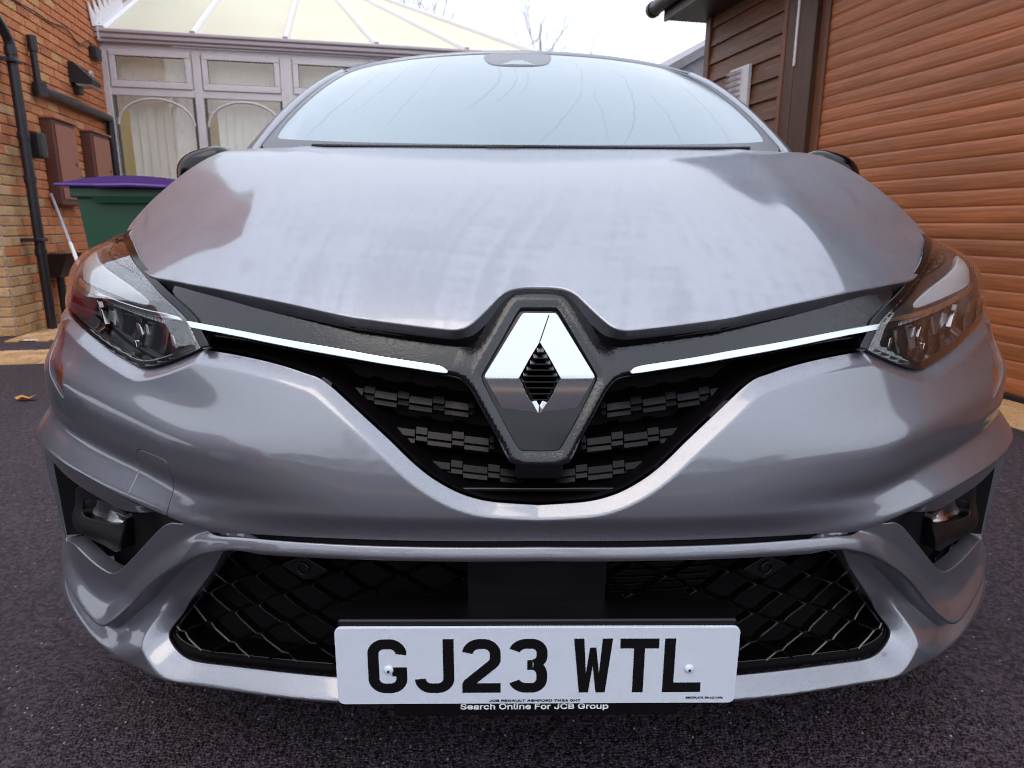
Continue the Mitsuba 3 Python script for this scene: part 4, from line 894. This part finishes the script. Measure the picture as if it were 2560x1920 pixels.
for j in range(70):
    z = .0375 + j * BH
    n = -1 if j % 2 else 0
    u = -.295
    k = 0
    while u < 2.30:
        ln = BL / 2 if (k == 0 and j % 2) else BL
        c = WA + G_ * (u + ln / 2) + UP * z - E_ * .0095
        hidden = (u > .75 and z < .95)
        if seen(c) and not hidden: cand.append((c, 'h' if ln < .2 else 's', z, u, 0))
        elif u > -.3: far.append((c, 'h' if ln < .2 else 's', 0))
        u += ln; k += 1
    for k in range(24):                                                   # front face of the corner
        c = WA - G_ * .2965 - E_ * (.012 + BL * (k + (.5 if j % 2 == 0 else .25)) + (0 if j % 2 == 0 else 0)) + UP * z
        if j % 2 and k == 0: c = WA - G_ * .2965 - E_ * (.012 + BL / 4) + UP * z; q = 'h'
        elif j % 2: c = WA - G_ * .2965 - E_ * (.012 + BL / 2 + BL * (k - .5)) + UP * z; q = 's'
        else: q = 's'
        if seen(c): cand.append((c, q, z, -1, 1))
        else: far.append((c, q, 1))
cand.sort(key=lambda q: np.linalg.norm(q[0] - CAM))
def brick_matrix(c, face):
    M = np.eye(4)
    ax, ay = (G_, -E_) if face == 0 else (E_, G_)
    M[:3, 0], M[:3, 1], M[:3, 3] = ax, ay, c + (E_ if face == 0 else -G_) * rng.normal(0, .0012)
    return M
for c, q, z, u, face in cand[:298]:
    low_ = 1 / (1 + math.exp((z - 1.5) * 5)) * (1 if face == 1 else .85 if u < .0 else .08)
    m = f'buff_{rng.integers(3)}' if rng.random() < low_ * .95 else f'brick_{rng.choice(4, p=(.50, .32, .12, .06))}'
    scene[key_for('brick', wall)] = {**plys[q, m], 'to_world': T(brick_matrix(c, face))}
rest = []
for c, q, *_, face in [(*r[:2], r[4]) for r in cand[298:]] + far:
    m = (bm if q == 's' else bh).copy(); m.apply_transform(brick_matrix(c, face)); rest.append(m)
k = obj('brickwork', cat(rest), 'brick_0', wall); labels[k] = {'label': 'the farther courses of the red brick wall', 'kind': 'stuff'}

def on_wall(u, z, off=0): return WA + G_ * u + UP * z + E_ * off
def pipe(name, label, pts, r, holder=None, cat_='pipe', mat='black_pipe'):
    if holder is None:
        k = obj(name, tube(chaikin(np.array(pts), 2), r, 12), mat, smooth=40); labels[k] = {'label': label, 'category': cat_}; _taken.add(k); return k
    return obj(name, tube(chaikin(np.array(pts), 2), r, 12), mat, holder, smooth=40)
dp = thing('downpipe', 'black rainwater downpipe with an offset bend at the left edge', 'pipe')
pipe('shaft', '', [on_wall(.03, 0, .10), on_wall(.03, .7, .10), on_wall(.03, 1.5, .10), on_wall(.03, 2.12, .10)], .036, dp)
pipe('bend', '', [on_wall(.03, 2.08, .10), on_wall(.03, 2.2, .10), on_wall(-.22, 2.42, .06), on_wall(-.7, 2.8, .06)], .036, dp)
for z in (2.10, 1.18, .62, 1.50):
    m = trimesh.creation.cylinder(.042, .055, 20); m.apply_translation(on_wall(.03, z, .10)); obj('collar', m, 'black_pipe', dp, smooth=40)
for z in (2.03, .72):
    m = at(cat([box(-.012, .10, -.09, -.06, -.014, .014), soft_box(.055, .145, -.06, .05, -.013, .013, .005)]), on_wall(.03, z)); obj('bracket', m, 'black_pipe', dp)
wp = thing('waste_pipe', 'black waste pipe running level along the brick wall then down behind the meter boxes', 'pipe')
pipe('upright', '', [on_wall(.56, 2.33, .05), on_wall(.56, 2.1, .05), on_wall(.56, 1.93, .05)], .026, wp)
pipe('level_run', '', [on_wall(.53, 1.93, .05), on_wall(1.2, 1.925, .05), on_wall(2.22, 1.92, .05)], .040, wp)
pipe('drop', '', [on_wall(2.22, 1.93, .05), on_wall(2.22, 1.3, .05), on_wall(2.22, .3, .05)], .038, wp)
m = trimesh.creation.cylinder(.052, .11, 20); m.apply_translation(on_wall(.56, 1.92, .06)); obj('elbow', m, 'black_pipe', wp, smooth=40)
m = trimesh.creation.cylinder(.036, .12, 16); m.apply_translation(on_wall(.56, 2.27, .05)); obj('socket', m, 'black_pipe', wp, smooth=40)
m = at(soft_box(.0, .16, -.04, .10, -.10, .10, .02), on_wall(.20, 1.45)); obj('cover', m, 'black_pipe', wp, smooth=40)
hp = thing('hopper', 'small black drain box low on the wall beside the downpipe', 'drain box')
m = hull([on_wall(.28 + a, z, b) for a, z, b in ((-.02, .60, .0), (.30, .60, .0), (-.02, .60, .20), (.30, .60, .20), (.03, .40, .0), (.25, .40, 0), (.03, .40, .10), (.25, .40, .10))]); obj('body', m, 'black_pipe', hp)
pipe('outlet', '', [on_wall(.42, .42, .06), on_wall(.42, .2, .06), on_wall(.42, .0, .06)], .03, hp)
for lab, u0, u1 in (('brown meter cupboard nearer the downpipe', .60, 1.08), ('brown meter cupboard next to the conservatory, behind the bin', 1.47, 1.96)):
    mb = thing('meter_box', lab, 'meter box', 'meter boxes on the brick wall')
    obj('case', at(soft_box(.0, .10, u0, u1, 1.0, 1.71, .012), WA), 'meter_dark', mb, smooth=30)
    obj('door', at(soft_box(.098, .112, u0 + .035, u1 - .03, 1.05, 1.67, .006), WA), 'meter_brown', mb, smooth=30)
    obj('lid', at(soft_box(.0, .125, u0 - .015, u1 + .015, 1.705, 1.725, .006), WA), 'meter_brown', mb, smooth=30)
    for z in (1.35,):
        obj('latch', at(soft_box(.11, .118, u1 - .12, u1 - .08, z, z + .03, .003), WA), 'meter_dark', mb)
sl = thing('security_light', 'black wedge shaped security floodlight on the brick wall', 'light')
c = on_wall(1.50, 2.19)
obj('hood', at(hull([(x, y, z) for y in (-.11, .11) for x, z in ((.0, .12), (.0, -.06), (.20, -.03), (.19, -.07), (.05, .12))]), c), 'black_pipe', sl)
obj('lamp_glass', at(hull([(x, y, z) for y in (-.095, .095) for x, z in ((.04, -.062), (.185, -.071), (.17, -.085), (.06, -.085))]), c), 'lamp_white', sl)
obj('mount', at(soft_box(0, .06, -.05, .05, -.15, -.06, .01), c), 'black_pipe', sl)
jb = thing('junction_box', 'small black junction box near the conservatory gutter', 'box')
obj('case', at(soft_box(0, .08, -.07, .07, -.06, .06, .012), on_wall(2.07, 2.525)), 'black_pipe', jb, smooth=30)
cb = obj('cable', tube(CubicSpline(np.linspace(0, 1, 8), [on_wall(u, z, .016) for u, z in ((.25, 2.62), (.46, 2.555), (.8, 2.57), (1.09, 2.566), (1.47, 2.594), (1.716, 2.523), (1.885, 2.593), (2.07, 2.585))])(np.linspace(0, 1, 60)), .006, 6), 'black_pipe', smooth=True)
labels[cb] = {'label': 'thin dark cable drooping across the brick wall to the junction box', 'category': 'cable'}; _taken.add(cb)
vt = thing('wall_vent', 'small pale round pipe end in the brick wall beside the floodlight', 'vent')
m = trimesh.creation.annulus(.028, .045, .03); m.apply_transform(trimesh.transformations.rotation_matrix(math.pi / 2, (0, 1, 0))); obj('ring', at(m, on_wall(1.98, 2.30)), 'upvc', vt)

# wheelie bin, broom handle, leaf
wb = thing('wheelie_bin', 'green wheelie bin with a purple lid against the brick wall', 'bin')
bo_ = np.array([-2.40, 3.95, 0])
BZ = 1.085
def bin_ring(z, x0, x1, y0, y1): return [(x0, y0, z), (x1, y0, z), (x1, y1, z), (x0, y1, z)]
def tall(m):
    m.vertices[:, 2] *= BZ; return m
obj('body', at(tall(trimesh.util.concatenate([hull(bin_ring(.06, -.27, .27, -.25, .24) + bin_ring(.93, -.34, .34, -.29, .29)), soft_box(-.37, .37, -.32, .31, .925, .99, .012), hull(bin_ring(.90, -.22, .22, -.33, -.28) + bin_ring(.93, -.25, .25, -.34, -.28))])), bo_), 'bin_green', wb)
lidp = []
for t in np.linspace(-1, 1, 15):
    lidp += [(t * .42, y, 1.000 + .050 * (1 - t * t) + (.012 if abs(y) < .3 else -.0)) for y in (-.35, .34, -.30, .30)]
lidp += [(t * .42, y, .985) for t in (-1, 1) for y in (-.35, .34)]
obj('lid', at(tall(hull(lidp)), bo_), 'bin_purple', wb, smooth=25)
obj('lid_rim', at(tall(soft_box(-.435, .43, -.365, .35, .985, 1.003, .007)), bo_), 'bin_purple', wb)
obj('lid_handle', at(tall(tube([(-.2, -.38, .99), (0, -.40, .995), (.2, -.38, .99)], .012, 8)), bo_), 'bin_purple', wb, smooth=True)
for x in (-.24, .24):
    m = trimesh.creation.cylinder(.10, .05, 24); m.apply_transform(trimesh.transformations.rotation_matrix(math.pi / 2, (0, 1, 0))); m.apply_translation((x, .28, .10)); obj('wheel', at(m, bo_), 'rubber', wb, smooth=40)
bp = thing('broom', 'pale metal broom handle leaning against the brick wall beside the bin', 'broom')
p0, p1 = on_wall(.58, 1.09, .02), np.array([-2.80, 3.95, .05])
obj('handle', tube([p0, p0 * .6 + p1 * .4], .0125, 10), 'alloy', bp, smooth=True)
obj('pole', tube([p0 * .62 + p1 * .38, p1], .0145, 10), 'upvc', bp, smooth=True)
obj('head', at(soft_box(-.18, .18, -.03, .03, 0, .07, .01), p1 - [0, 0, .05]), 'black_pipe', bp)
lf = np.array([[-.055, 0, .012], [-.03, .02, .02], [.0, .028, .006], [.035, .018, .018], [.06, 0, .03], [.03, -.02, .012], [0, -.026, .022], [-.03, -.018, .006], [0, 0, .004]])
k = obj('fallen_leaf', (lf + [-2.40, 2.50, .004], np.array([[8, i, (i + 1) % 8] for i in range(8)])), 'dead_leaf'); labels[k] = {'label': 'single orange dead leaf lying on the tarmac left of the car', 'category': 'leaf'}
_taken.add(k)

# conservatory
cs = thing('conservatory', 'white framed conservatory with a cream translucent roof behind the car', 'conservatory')
V1 = 4.73
def cbox(x0, x1, y0, y1, z0, z1, r=.006): return at(soft_box(x0, x1, y0, y1, z0, z1, r, 6), CO)
for i, x in enumerate((-.02, .895, 1.80, 2.74, 3.68, V1 - .10)):
    w = .085 if i not in (2, 4) else .125
    obj('post', cbox(x, x + w, -.035, .04, .55, 2.67), 'upvc', cs, smooth=30)
obj('sill', cbox(-.05, V1 + .05, -.07, .05, .52, .60), 'upvc', cs, smooth=30)
obj('head_rail', cbox(-.04, V1 + .02, -.030, .04, 2.615, 2.69), 'upvc', cs, smooth=30)
obj('transom', cbox(-.02, V1, -.028, .035, 2.183, 2.262), 'upvc', cs, smooth=30)
gut = cat([cbox(-.04, V1 + .05, -.10, -.02, 2.690, 2.725, .01), cbox(-.05, V1 + .06, -.125, -.02, 2.722, 2.775, .012), cbox(-.06, V1 + .07, -.145, -.02, 2.772, 2.81, .01)])
gk = obj('gutter', gut, 'upvc_gutter', cs, smooth=30)
obj('gutter_clip', cbox(.03, .045, -.15, -.09, 2.69, 2.815, .003), 'upvc', gk)
wins = [(.085, .875), (.995, 1.79), (1.94, 2.73), (2.84, 3.67), (3.82, 4.62)]
for a, b in wins:
    wn = obj('window', cat([cbox(a - .005, b + .005, -.045, .0, 2.262, 2.330), cbox(a - .005, b + .005, -.045, .0, 2.575, 2.640), cbox(a - .005, a + .055, -.044, .0, 2.33, 2.575), cbox(b - .055, b + .005, -.044, .0, 2.33, 2.575)]), 'upvc', cs, smooth=30, label='opening top light of the conservatory')
    obj('seal', cbox(a + .050, b - .050, -.020, -.012, 2.325, 2.58, .002), 'grey_seal', wn)
    obj('pane', (np.array([CO + E_ * x + G_ * -.024 + UP * z for x, z in ((a + .056, 2.331), (b - .056, 2.331), (b - .056, 2.574), (a + .056, 2.574))]), np.array([[0, 1, 2, 3]])), 'clear_glass', wn)
    scene.pop(f'{wn}__seal')
    for q in ((a + .052, b - .052, 2.326, 2.336), (a + .052, b - .052, 2.569, 2.579), (a + .050, a + .060, 2.336, 2.569), (b - .060, b - .050, 2.336, 2.569)):
        obj('seal', cbox(q[0], q[1], -.030, -.018, q[2], q[3], .002), 'grey_seal', wn)
    lo = obj('fixed_light', cat([cbox(a - .005, a + .012, -.02, .02, .60, 2.183, .003), cbox(b - .012, b + .005, -.02, .02, .60, 2.183, .003)]), 'grey_seal', cs)
    obj('pane', (np.array([CO + E_ * x + G_ * -.005 + UP * z for x, z in ((a, .6), (b, .6), (b, 2.183), (a, 2.183))]), np.array([[0, 1, 2, 3]])), 'clear_glass', lo)
    c0, hw = (a + b) / 2, (b - a) / 2 - .01
    t = np.linspace(0, math.pi, 25)
    obj('arch_bar', tube([CO + E_ * (c0 + hw * math.cos(q)) + G_ * -.014 + UP * (1.885 + .275 * math.sin(q)) for q in t], .0135, 8), 'upvc', lo, smooth=True)
    bs = f'{cs}__blind' if f'{cs}__blind' not in labels else key_for('blind', cs)
    labels[bs] = {'label': 'pale vertical blinds behind the conservatory glass'}
    n = 0
    for s0 in (a + .02, a + .08):
        m = trimesh.creation.box((.098, .003, .62)); m.apply_transform(trimesh.transformations.rotation_matrix(math.radians(22), (0, 0, 1))); m.apply_translation((s0, .20, 2.38)); obj('slat', at(m, CO), 'blind', bs)
    for s0 in np.arange(a + .13, b - .02, .088):
        m = trimesh.creation.box((.098, .003, 1.55)); m.apply_transform(trimesh.transformations.rotation_matrix(math.radians(24 + rng.normal(0, 4)), (0, 0, 1))); m.apply_translation((s0, .16, 1.38 + rng.normal(0, .004)))
        obj('slat', at(m, CO), 'blind', bs)
        n += 1
        m = trimesh.creation.box((.098, .003, .62)); m.apply_transform(trimesh.transformations.rotation_matrix(math.radians(20 + rng.normal(0, 4)), (0, 0, 1))); m.apply_translation((s0, .20, 2.38)); obj('slat', at(m, CO), 'blind', bs)
obj('dwarf_wall', at(box(0, V1, -.03, .10, 0, .53), CO), 'brick_0', cs)
obj('inner_wall', at(cat([box(-.02, .02, .1, 3.4, 0, 2.75), box(0, V1, 3.4, 3.46, 0, 2.75)]), CO), 'cream_wall', cs)
obj('floor_slab', at(box(0, V1, .1, 3.4, 0, .12), CO), 'cream_wall', cs)
SL = math.tan(math.radians(25.6))
apex = CO + E_ * 2.06 + G_ * 4.0 + UP * (2.83 + 4.0 * SL)
def roof_pt(v, w): return CO + E_ * v + G_ * (w - .06) + UP * (2.815 + w * SL)
feet = [.047, .94, 1.885, 2.854, 3.87, V1]
tops = [roof_pt(.047, 4.0), roof_pt(.94, 4.0), roof_pt(1.885, 4.0), apex, apex, apex]
ft = [roof_pt(v, 0) for v in feet]
sheets = [(0, 1), (1, 2), (2, 3), (3, 4), (4, 5)]
for a, b in sheets:
    q = [ft[a], ft[b], tops[b], tops[a]]
    if a >= 3: obj('roof_sheet', (np.array([ft[a], ft[b], tops[b]]), np.array([[0, 1, 2]])), 'roof_sheet', cs)
    else: obj('roof_sheet', (np.array(q), np.array([[0, 1, 2, 3]])), 'roof_sheet', cs)
rr_ = np.array([CO + E_ * V1 + G_ * 3.4 + UP * 2.815, CO + E_ * V1 + G_ * -.06 + UP * 2.815, apex]); obj('roof_sheet', (rr_, np.array([[0, 1, 2]])), 'roof_sheet', cs)
for i, (a, b) in enumerate(zip(ft, tops)):
    d = (b - a) / np.linalg.norm(b - a)
    n = np.cross(d, E_); n /= np.linalg.norm(n); n = n if n[2] > 0 else -n
    s = np.cross(d, n)
    w = .055 if i == 0 else .032
    P = []
    for t in (a - d * .03, b):
        for x, z in ((-1, -.01), (1, -.01), (1, .012), (.55, .038), (-.55, .038), (-1, .012)): P.append(t + s * w * x + n * z)
    rb_ = obj('glazing_bar', hull(P), 'upvc', cs)
    m = hull([a - d * .045 + s * w * x + n * z + d * o for x, z in ((-1.15, -.015), (1.15, -.015), (.7, .043), (-.7, .043)) for o in (0, .016)])
    obj('end_cap', m, 'upvc_gutter', rb_)
for i in range(7):
    c = on_wall(2.16 + .155 * i, 2.80 + .072 * i, .012)
    k = obj('flashing_step', hull([c + G_ * a + UP * z + E_ * o for a, z in ((-.01, .0), (.17, .05), (.16, .12), (-.075, .22)) for o in (0, .012)]), 'upvc', cs)

# garage on the right
ga = thing('garage', 'timber effect garage with a brown roller door beside the car', 'garage')
def gbox(x0, x1, y0, y1, z0, z1, r=.004): return at(soft_box(x0, x1, y0, y1, z0, z1, r, 6), GA)
rd = f'{ga}__roller_door'
labels[rd] = {'label': 'wood grain roller shutter door of curved slats'}
pitch = .0842
t = np.array([0, .05, .11, .2, .3, .4, .5, .6, .7, .8, .89, .95, 1])
for k in range(33):
    z0 = .035 + k * pitch
    prof = [(-.0046 * math.sin(math.pi * q) ** .85 - .002 * min(1, 9 * q, 9 * (1 - q)), z0 + pitch * q) for q in t]
    rows = [[GA + E_ * x + G_ * y + UP * z for x, z in prof] for y in (-2.6, 1.80)]
    R = np.array(rows); m = len(t)
    f = np.array([[j, j + 1, m + j + 1, m + j] for j in range(m - 1)])
    scene[f'{rd}__slat' + (f'_{k:03d}' if k else '')] = mikit.ply((R.reshape(-1, 3), f), 'door_wood', smooth=True)
obj('bottom_seal', gbox(-.014, .02, -2.6, 1.8, .0, .036), 'rubber', rd)
obj('track', gbox(-.022, .0, 1.772, 1.86, 0, 2.8), 'trim_wood', ga, smooth=30)
obj('pillar', gbox(-.06, .25, 1.86, 2.20, 0, 2.75), 'post_wood', ga, smooth=30)
obj('pillar_trim', gbox(-.066, -.0, 2.195, 2.245, 0, 2.72), 'trim_wood', ga, smooth=30)
wl = obj('wall', at(cat([box(.012, .2, 2.20, 3.50, 0, 2.72), box(.012, 4.0, 3.42, 3.50, 0, 2.7), box(.2, 4.0, -2.8, -2.7, 0, 2.7), box(3.9, 4.0, -2.8, 3.5, 0, 2.7), box(.02, .2, -2.7, 1.9, 2.55, 2.75), box(-.02, .2, -3.0, -2.6, 0, 2.7)]), GA), 'post_wood', ga)
for k in range(18):
    z0 = .012 + k * .1505
    b = hull([(x, y, z) for y in (2.246, 3.44) for x, z in ((-.022, z0), (-.004, z0), (.010, z0 + .165), (.001, z0 + .165))])
    scene[key_for('board', wl)] = mikit.ply(at(b, GA), 'board_wood')
obj('corner_trim', gbox(-.034, .03, 3.435, 3.525, 0, 2.72), 'trim_wood', ga, smooth=30)
obj('soffit', at(box(-.36, .1, -3.0, 3.62, 2.665, 2.685), GA), 'fascia_black', ga)
obj('fascia', at(box(-.385, -.36, -3.02, 3.66, 2.665, 2.83), GA), 'fascia_black', ga)
gt = [GA + E_ * -.43 + G_ * y + UP * 2.80 for y in (-3.0, 3.0, 3.80)]
obj('gutter', tube(gt, .062, 14), 'fascia_black', ga, smooth=40)
m = trimesh.creation.cylinder(.07, .05, 18); m.apply_transform(trimesh.transformations.rotation_matrix(math.pi / 2, (1, 0, 0))); m.apply_translation((-.43, 3.80, 2.80)); obj('gutter_end', at(m, GA), 'fascia_black', ga, smooth=40)
obj('roof', at(hull([(-.40, -3.0, 2.83), (-.40, 3.66, 2.83), (2.0, -3.0, 3.75), (2.0, 3.66, 3.75), (4.3, -3.0, 2.83), (4.3, 3.66, 2.83)]), GA), 'grey_tile', ga)
sp = thing('pale_strip', 'thin white strip fixed upright on the brown garage pillar', 'strip')
obj('strip', gbox(-.070, -.058, 2.055, 2.075, 1.98, 2.44, .003), 'upvc', sp)
obj('cord', gbox(-.064, -.059, 2.072, 2.080, .2, 1.985, .001), 'trim_wood', sp)
tv = thing('ribbed_vent', 'white ribbed plastic strip on the garage boards behind the car', 'vent')
obj('back_plate', gbox(-.055, -.020, 2.70, 2.99, 1.70, 2.13, .006), 'upvc', tv, smooth=30)
for k in range(9):
    z = 1.73 + .0445 * k
    m = hull([(x, y, zz) for y in (2.80, 2.985) for x, zz in ((-.055, z), (-.055, z + .034), (-.10, z + .008), (-.085, z - .004))])
    obj('rib', at(m, GA), 'cream_wall' if False else 'upvc', tv)

# neighbour's roof beyond the garage, bare trees
nb = thing('neighbour_house', 'grey roofed building behind the garage corner', 'house')
NB = np.array([1.2, 9.0, 0])
gab = lambda x, o=0.0: 2.41 + .551 * x + o
obj('wall', at(hull([(x, y, z) for y in (.25, 7) for x, z in ((.1, 0), (.1, gab(.1, -.1)), (4, gab(4, -.1)), (8, gab(.1, -.1)), (8, 0))]), NB), 'mortar', nb)
for o, d in ((0, 0), (-.13, .07), (-.27, .13)):
    obj('barge_board', at(hull([(x, y, gab(x, o + q)) for x in (-.15, 4) for q in (0, -.125) for y in (d, d + .06)]), NB), 'grey_tile' if d != .07 else 'upvc_gutter', nb)
obj('roof', at(hull([(x, y, z) for y in (.06, 7.2) for x, z in ((-.2, gab(-.2)), (4, gab(4)), (8.2, gab(-.2)), (8.2, gab(-.3)), (-.2, gab(-.3)))]), NB), 'grey_tile', nb)
def bare_tree(base, height, seed, spread=.33, lean=0):
    r = np.random.default_rng(seed); segs = []
    def grow(p, d, L_, rad, depth):
        n = 4
        pts = [p]
        for _ in range(n):
            d = d + r.normal(0, .09, 3) + np.array([0, 0, .06]); d /= np.linalg.norm(d); pts.append(pts[-1] + d * L_ / n)
        segs.append(tube(np.array(pts), np.linspace(rad, rad * .62, n + 1), 5 if depth > 2 else 3))
        if depth == 0: return
        for _ in range(r.integers(3, 5)):
            i = r.integers(2, n + 1)
            a = d + r.normal(0, spread, 3) * (1.25 if depth > 1 else 1.5); a /= np.linalg.norm(a)
            grow(pts[i], a, L_ * r.uniform(.55, .8), rad * .60, depth - 1)
    grow(np.array(base, float), np.array([lean, 0, 1.0]), height * .42, height * .012, 5)
    return segs
for i, (b, h, sd, lab) in enumerate((((-2.9, 25, 0), 10.3, 11, 'bare winter tree behind the conservatory roof, the taller on the left'), ((.8, 26, 0), 8.7, 23, 'bare winter tree behind the conservatory roof, the lower on the right'))):
    tr = thing('bare_tree', lab, 'tree', 'bare trees behind the conservatory')
    sg_ = bare_tree(b, h, sd)
    obj('trunk', sg_[0], 'bark', tr, smooth=True); obj('crown', cat(sg_[1:]), 'bark', tr)
# behind the camera: what the bodywork mirrors
def hedge(o, x0, x1, depth, h, seed):
    r = np.random.default_rng(seed); n = int((x1 - x0) * 260)
    P = np.stack([r.uniform(x0, x1, n), r.uniform(0, depth, n), r.uniform(0, 1, n) ** .7], 1)
    P[:, 2] *= h * (.75 + .5 * meshkit.noise(np.stack([P[:, 0] * .35, P[:, 1] * 0, P[:, 0] * 0 + seed], 1)))
    q = r.normal(0, 1, (n, 2, 3)); q *= .13
    v = np.stack([P, P + q[:, 0], P + q[:, 1]], 1) + o
    return v.reshape(-1, 3), np.arange(3 * n).reshape(-1, 3)
k = obj('hedge', hedge(np.array([-16, -17, 0]), 0, 32, 1.5, 2.2, 5), 'leaf_green'); labels[k] = {'label': 'loose dark green hedge across the road behind the camera', 'category': 'hedge'}
_taken.add(k)
structure('verge', (np.array([[-18, -14.5, .01], [-4.5, -8, .01], [-9, -5.0, .01], [-22, -8, .01]]), np.array([[0, 1, 2, 3]])), 'soil', 'leaf strewn tan verge left of the drive')
paving('kerb_band', 'tan block paving band across the drive behind the camera', np.array([-6.0, -4.0, 0]), np.array([1.0, 0, 0]), np.array([0, -1.0, 0]), 60, 2, .20, .20, ['paver_1'])
for i, (b, h, sd) in enumerate((((-5.5, -17, 0), 7.5, 31), ((-9, -15, 0), 6.5, 37), ((4, -19, 0), 7, 41))):
    tr = thing('roadside_tree', ('bare tree behind the hedge, middle of the three behind the camera', 'bare tree in front of the hedge, leftmost behind the camera', 'bare tree beyond the hedge, rightmost behind the camera')[i], 'tree', 'bare trees behind the camera')
    sg_ = bare_tree(b, h, sd, .42); obj('trunk', sg_[0], 'bark', tr, smooth=True); obj('crown', cat(sg_[1:]), 'bark', tr)
rc_ = thing('red_car', 'red hatchback parked to the left of the grey car, outside the picture', 'car')
scene['red_paint'] = plastic((.46, .018, .026), .02)
prof = np.array([(-2.0, .28), (-2.05, .62), (-1.9, .92), (-1.65, 1.02), (-1.25, 1.40), (-.4, 1.47), (.4, 1.42), (1.05, 1.0), (1.85, .86), (2.05, .62), (2.0, .28)])
rows = []
for x, k in ((-.86, .80), (-.86, .93), (-.80, .99), (-.62, 1.0), (0, 1.005), (.62, 1.0), (.80, .99), (.86, .93), (.86, .80)):
    q = prof * [k, 1]; top = np.clip((q[:, 1] - .95) / .5, 0, 1)
    rows.append(np.stack([x * (1 - .22 * top) + 0 * q[:, 0], q[:, 0], np.where(abs(x) >= .8, np.minimum(q[:, 1], .28 + (q[:, 1] - .28) * (k + .05)), q[:, 1])], 1))
RM = trimesh.transformations.rotation_matrix(.06, (0, 0, 1)); RM[:3, 3] = (-3.45, -.15, 0)
tr3 = lambda P: np.asarray(P) @ RM[:3, :3].T + RM[:3, 3]
loft([tr3(r_) for r_ in rows], 'red_paint', 'body', rc_)
for sg in (-1, 1):
    obj('side_window', tr3(np.array([(sg * .80, -1.35, 1.02), (sg * .80, .85, 1.0), (sg * .70, .30, 1.36), (sg * .70, -1.0, 1.38)])).tolist() and (tr3(np.array([(sg * .84, -1.35, 1.02), (sg * .84, .85, 1.0), (sg * .74, .30, 1.36), (sg * .74, -1.0, 1.38)])), np.array([[0, 1, 2, 3]])), 'tinted_glass', rc_)
    for y in (-1.25, 1.3):
        m = trimesh.creation.cylinder(.31, .2, 32); m.apply_transform(trimesh.transformations.rotation_matrix(math.pi / 2, (0, 1, 0))); m.apply_translation((sg * .80, y, .31))
        w = m; w.vertices = tr3(w.vertices); wk = obj('wheel', w, 'rubber', rc_, smooth=40)
        m = trimesh.creation.cylinder(.2, .22, 24); m.apply_transform(trimesh.transformations.rotation_matrix(math.pi / 2, (0, 1, 0))); m.apply_translation((sg * .80, y, .31)); m.vertices = tr3(m.vertices); obj('rim', m, 'satin_metal', wk, smooth=40)
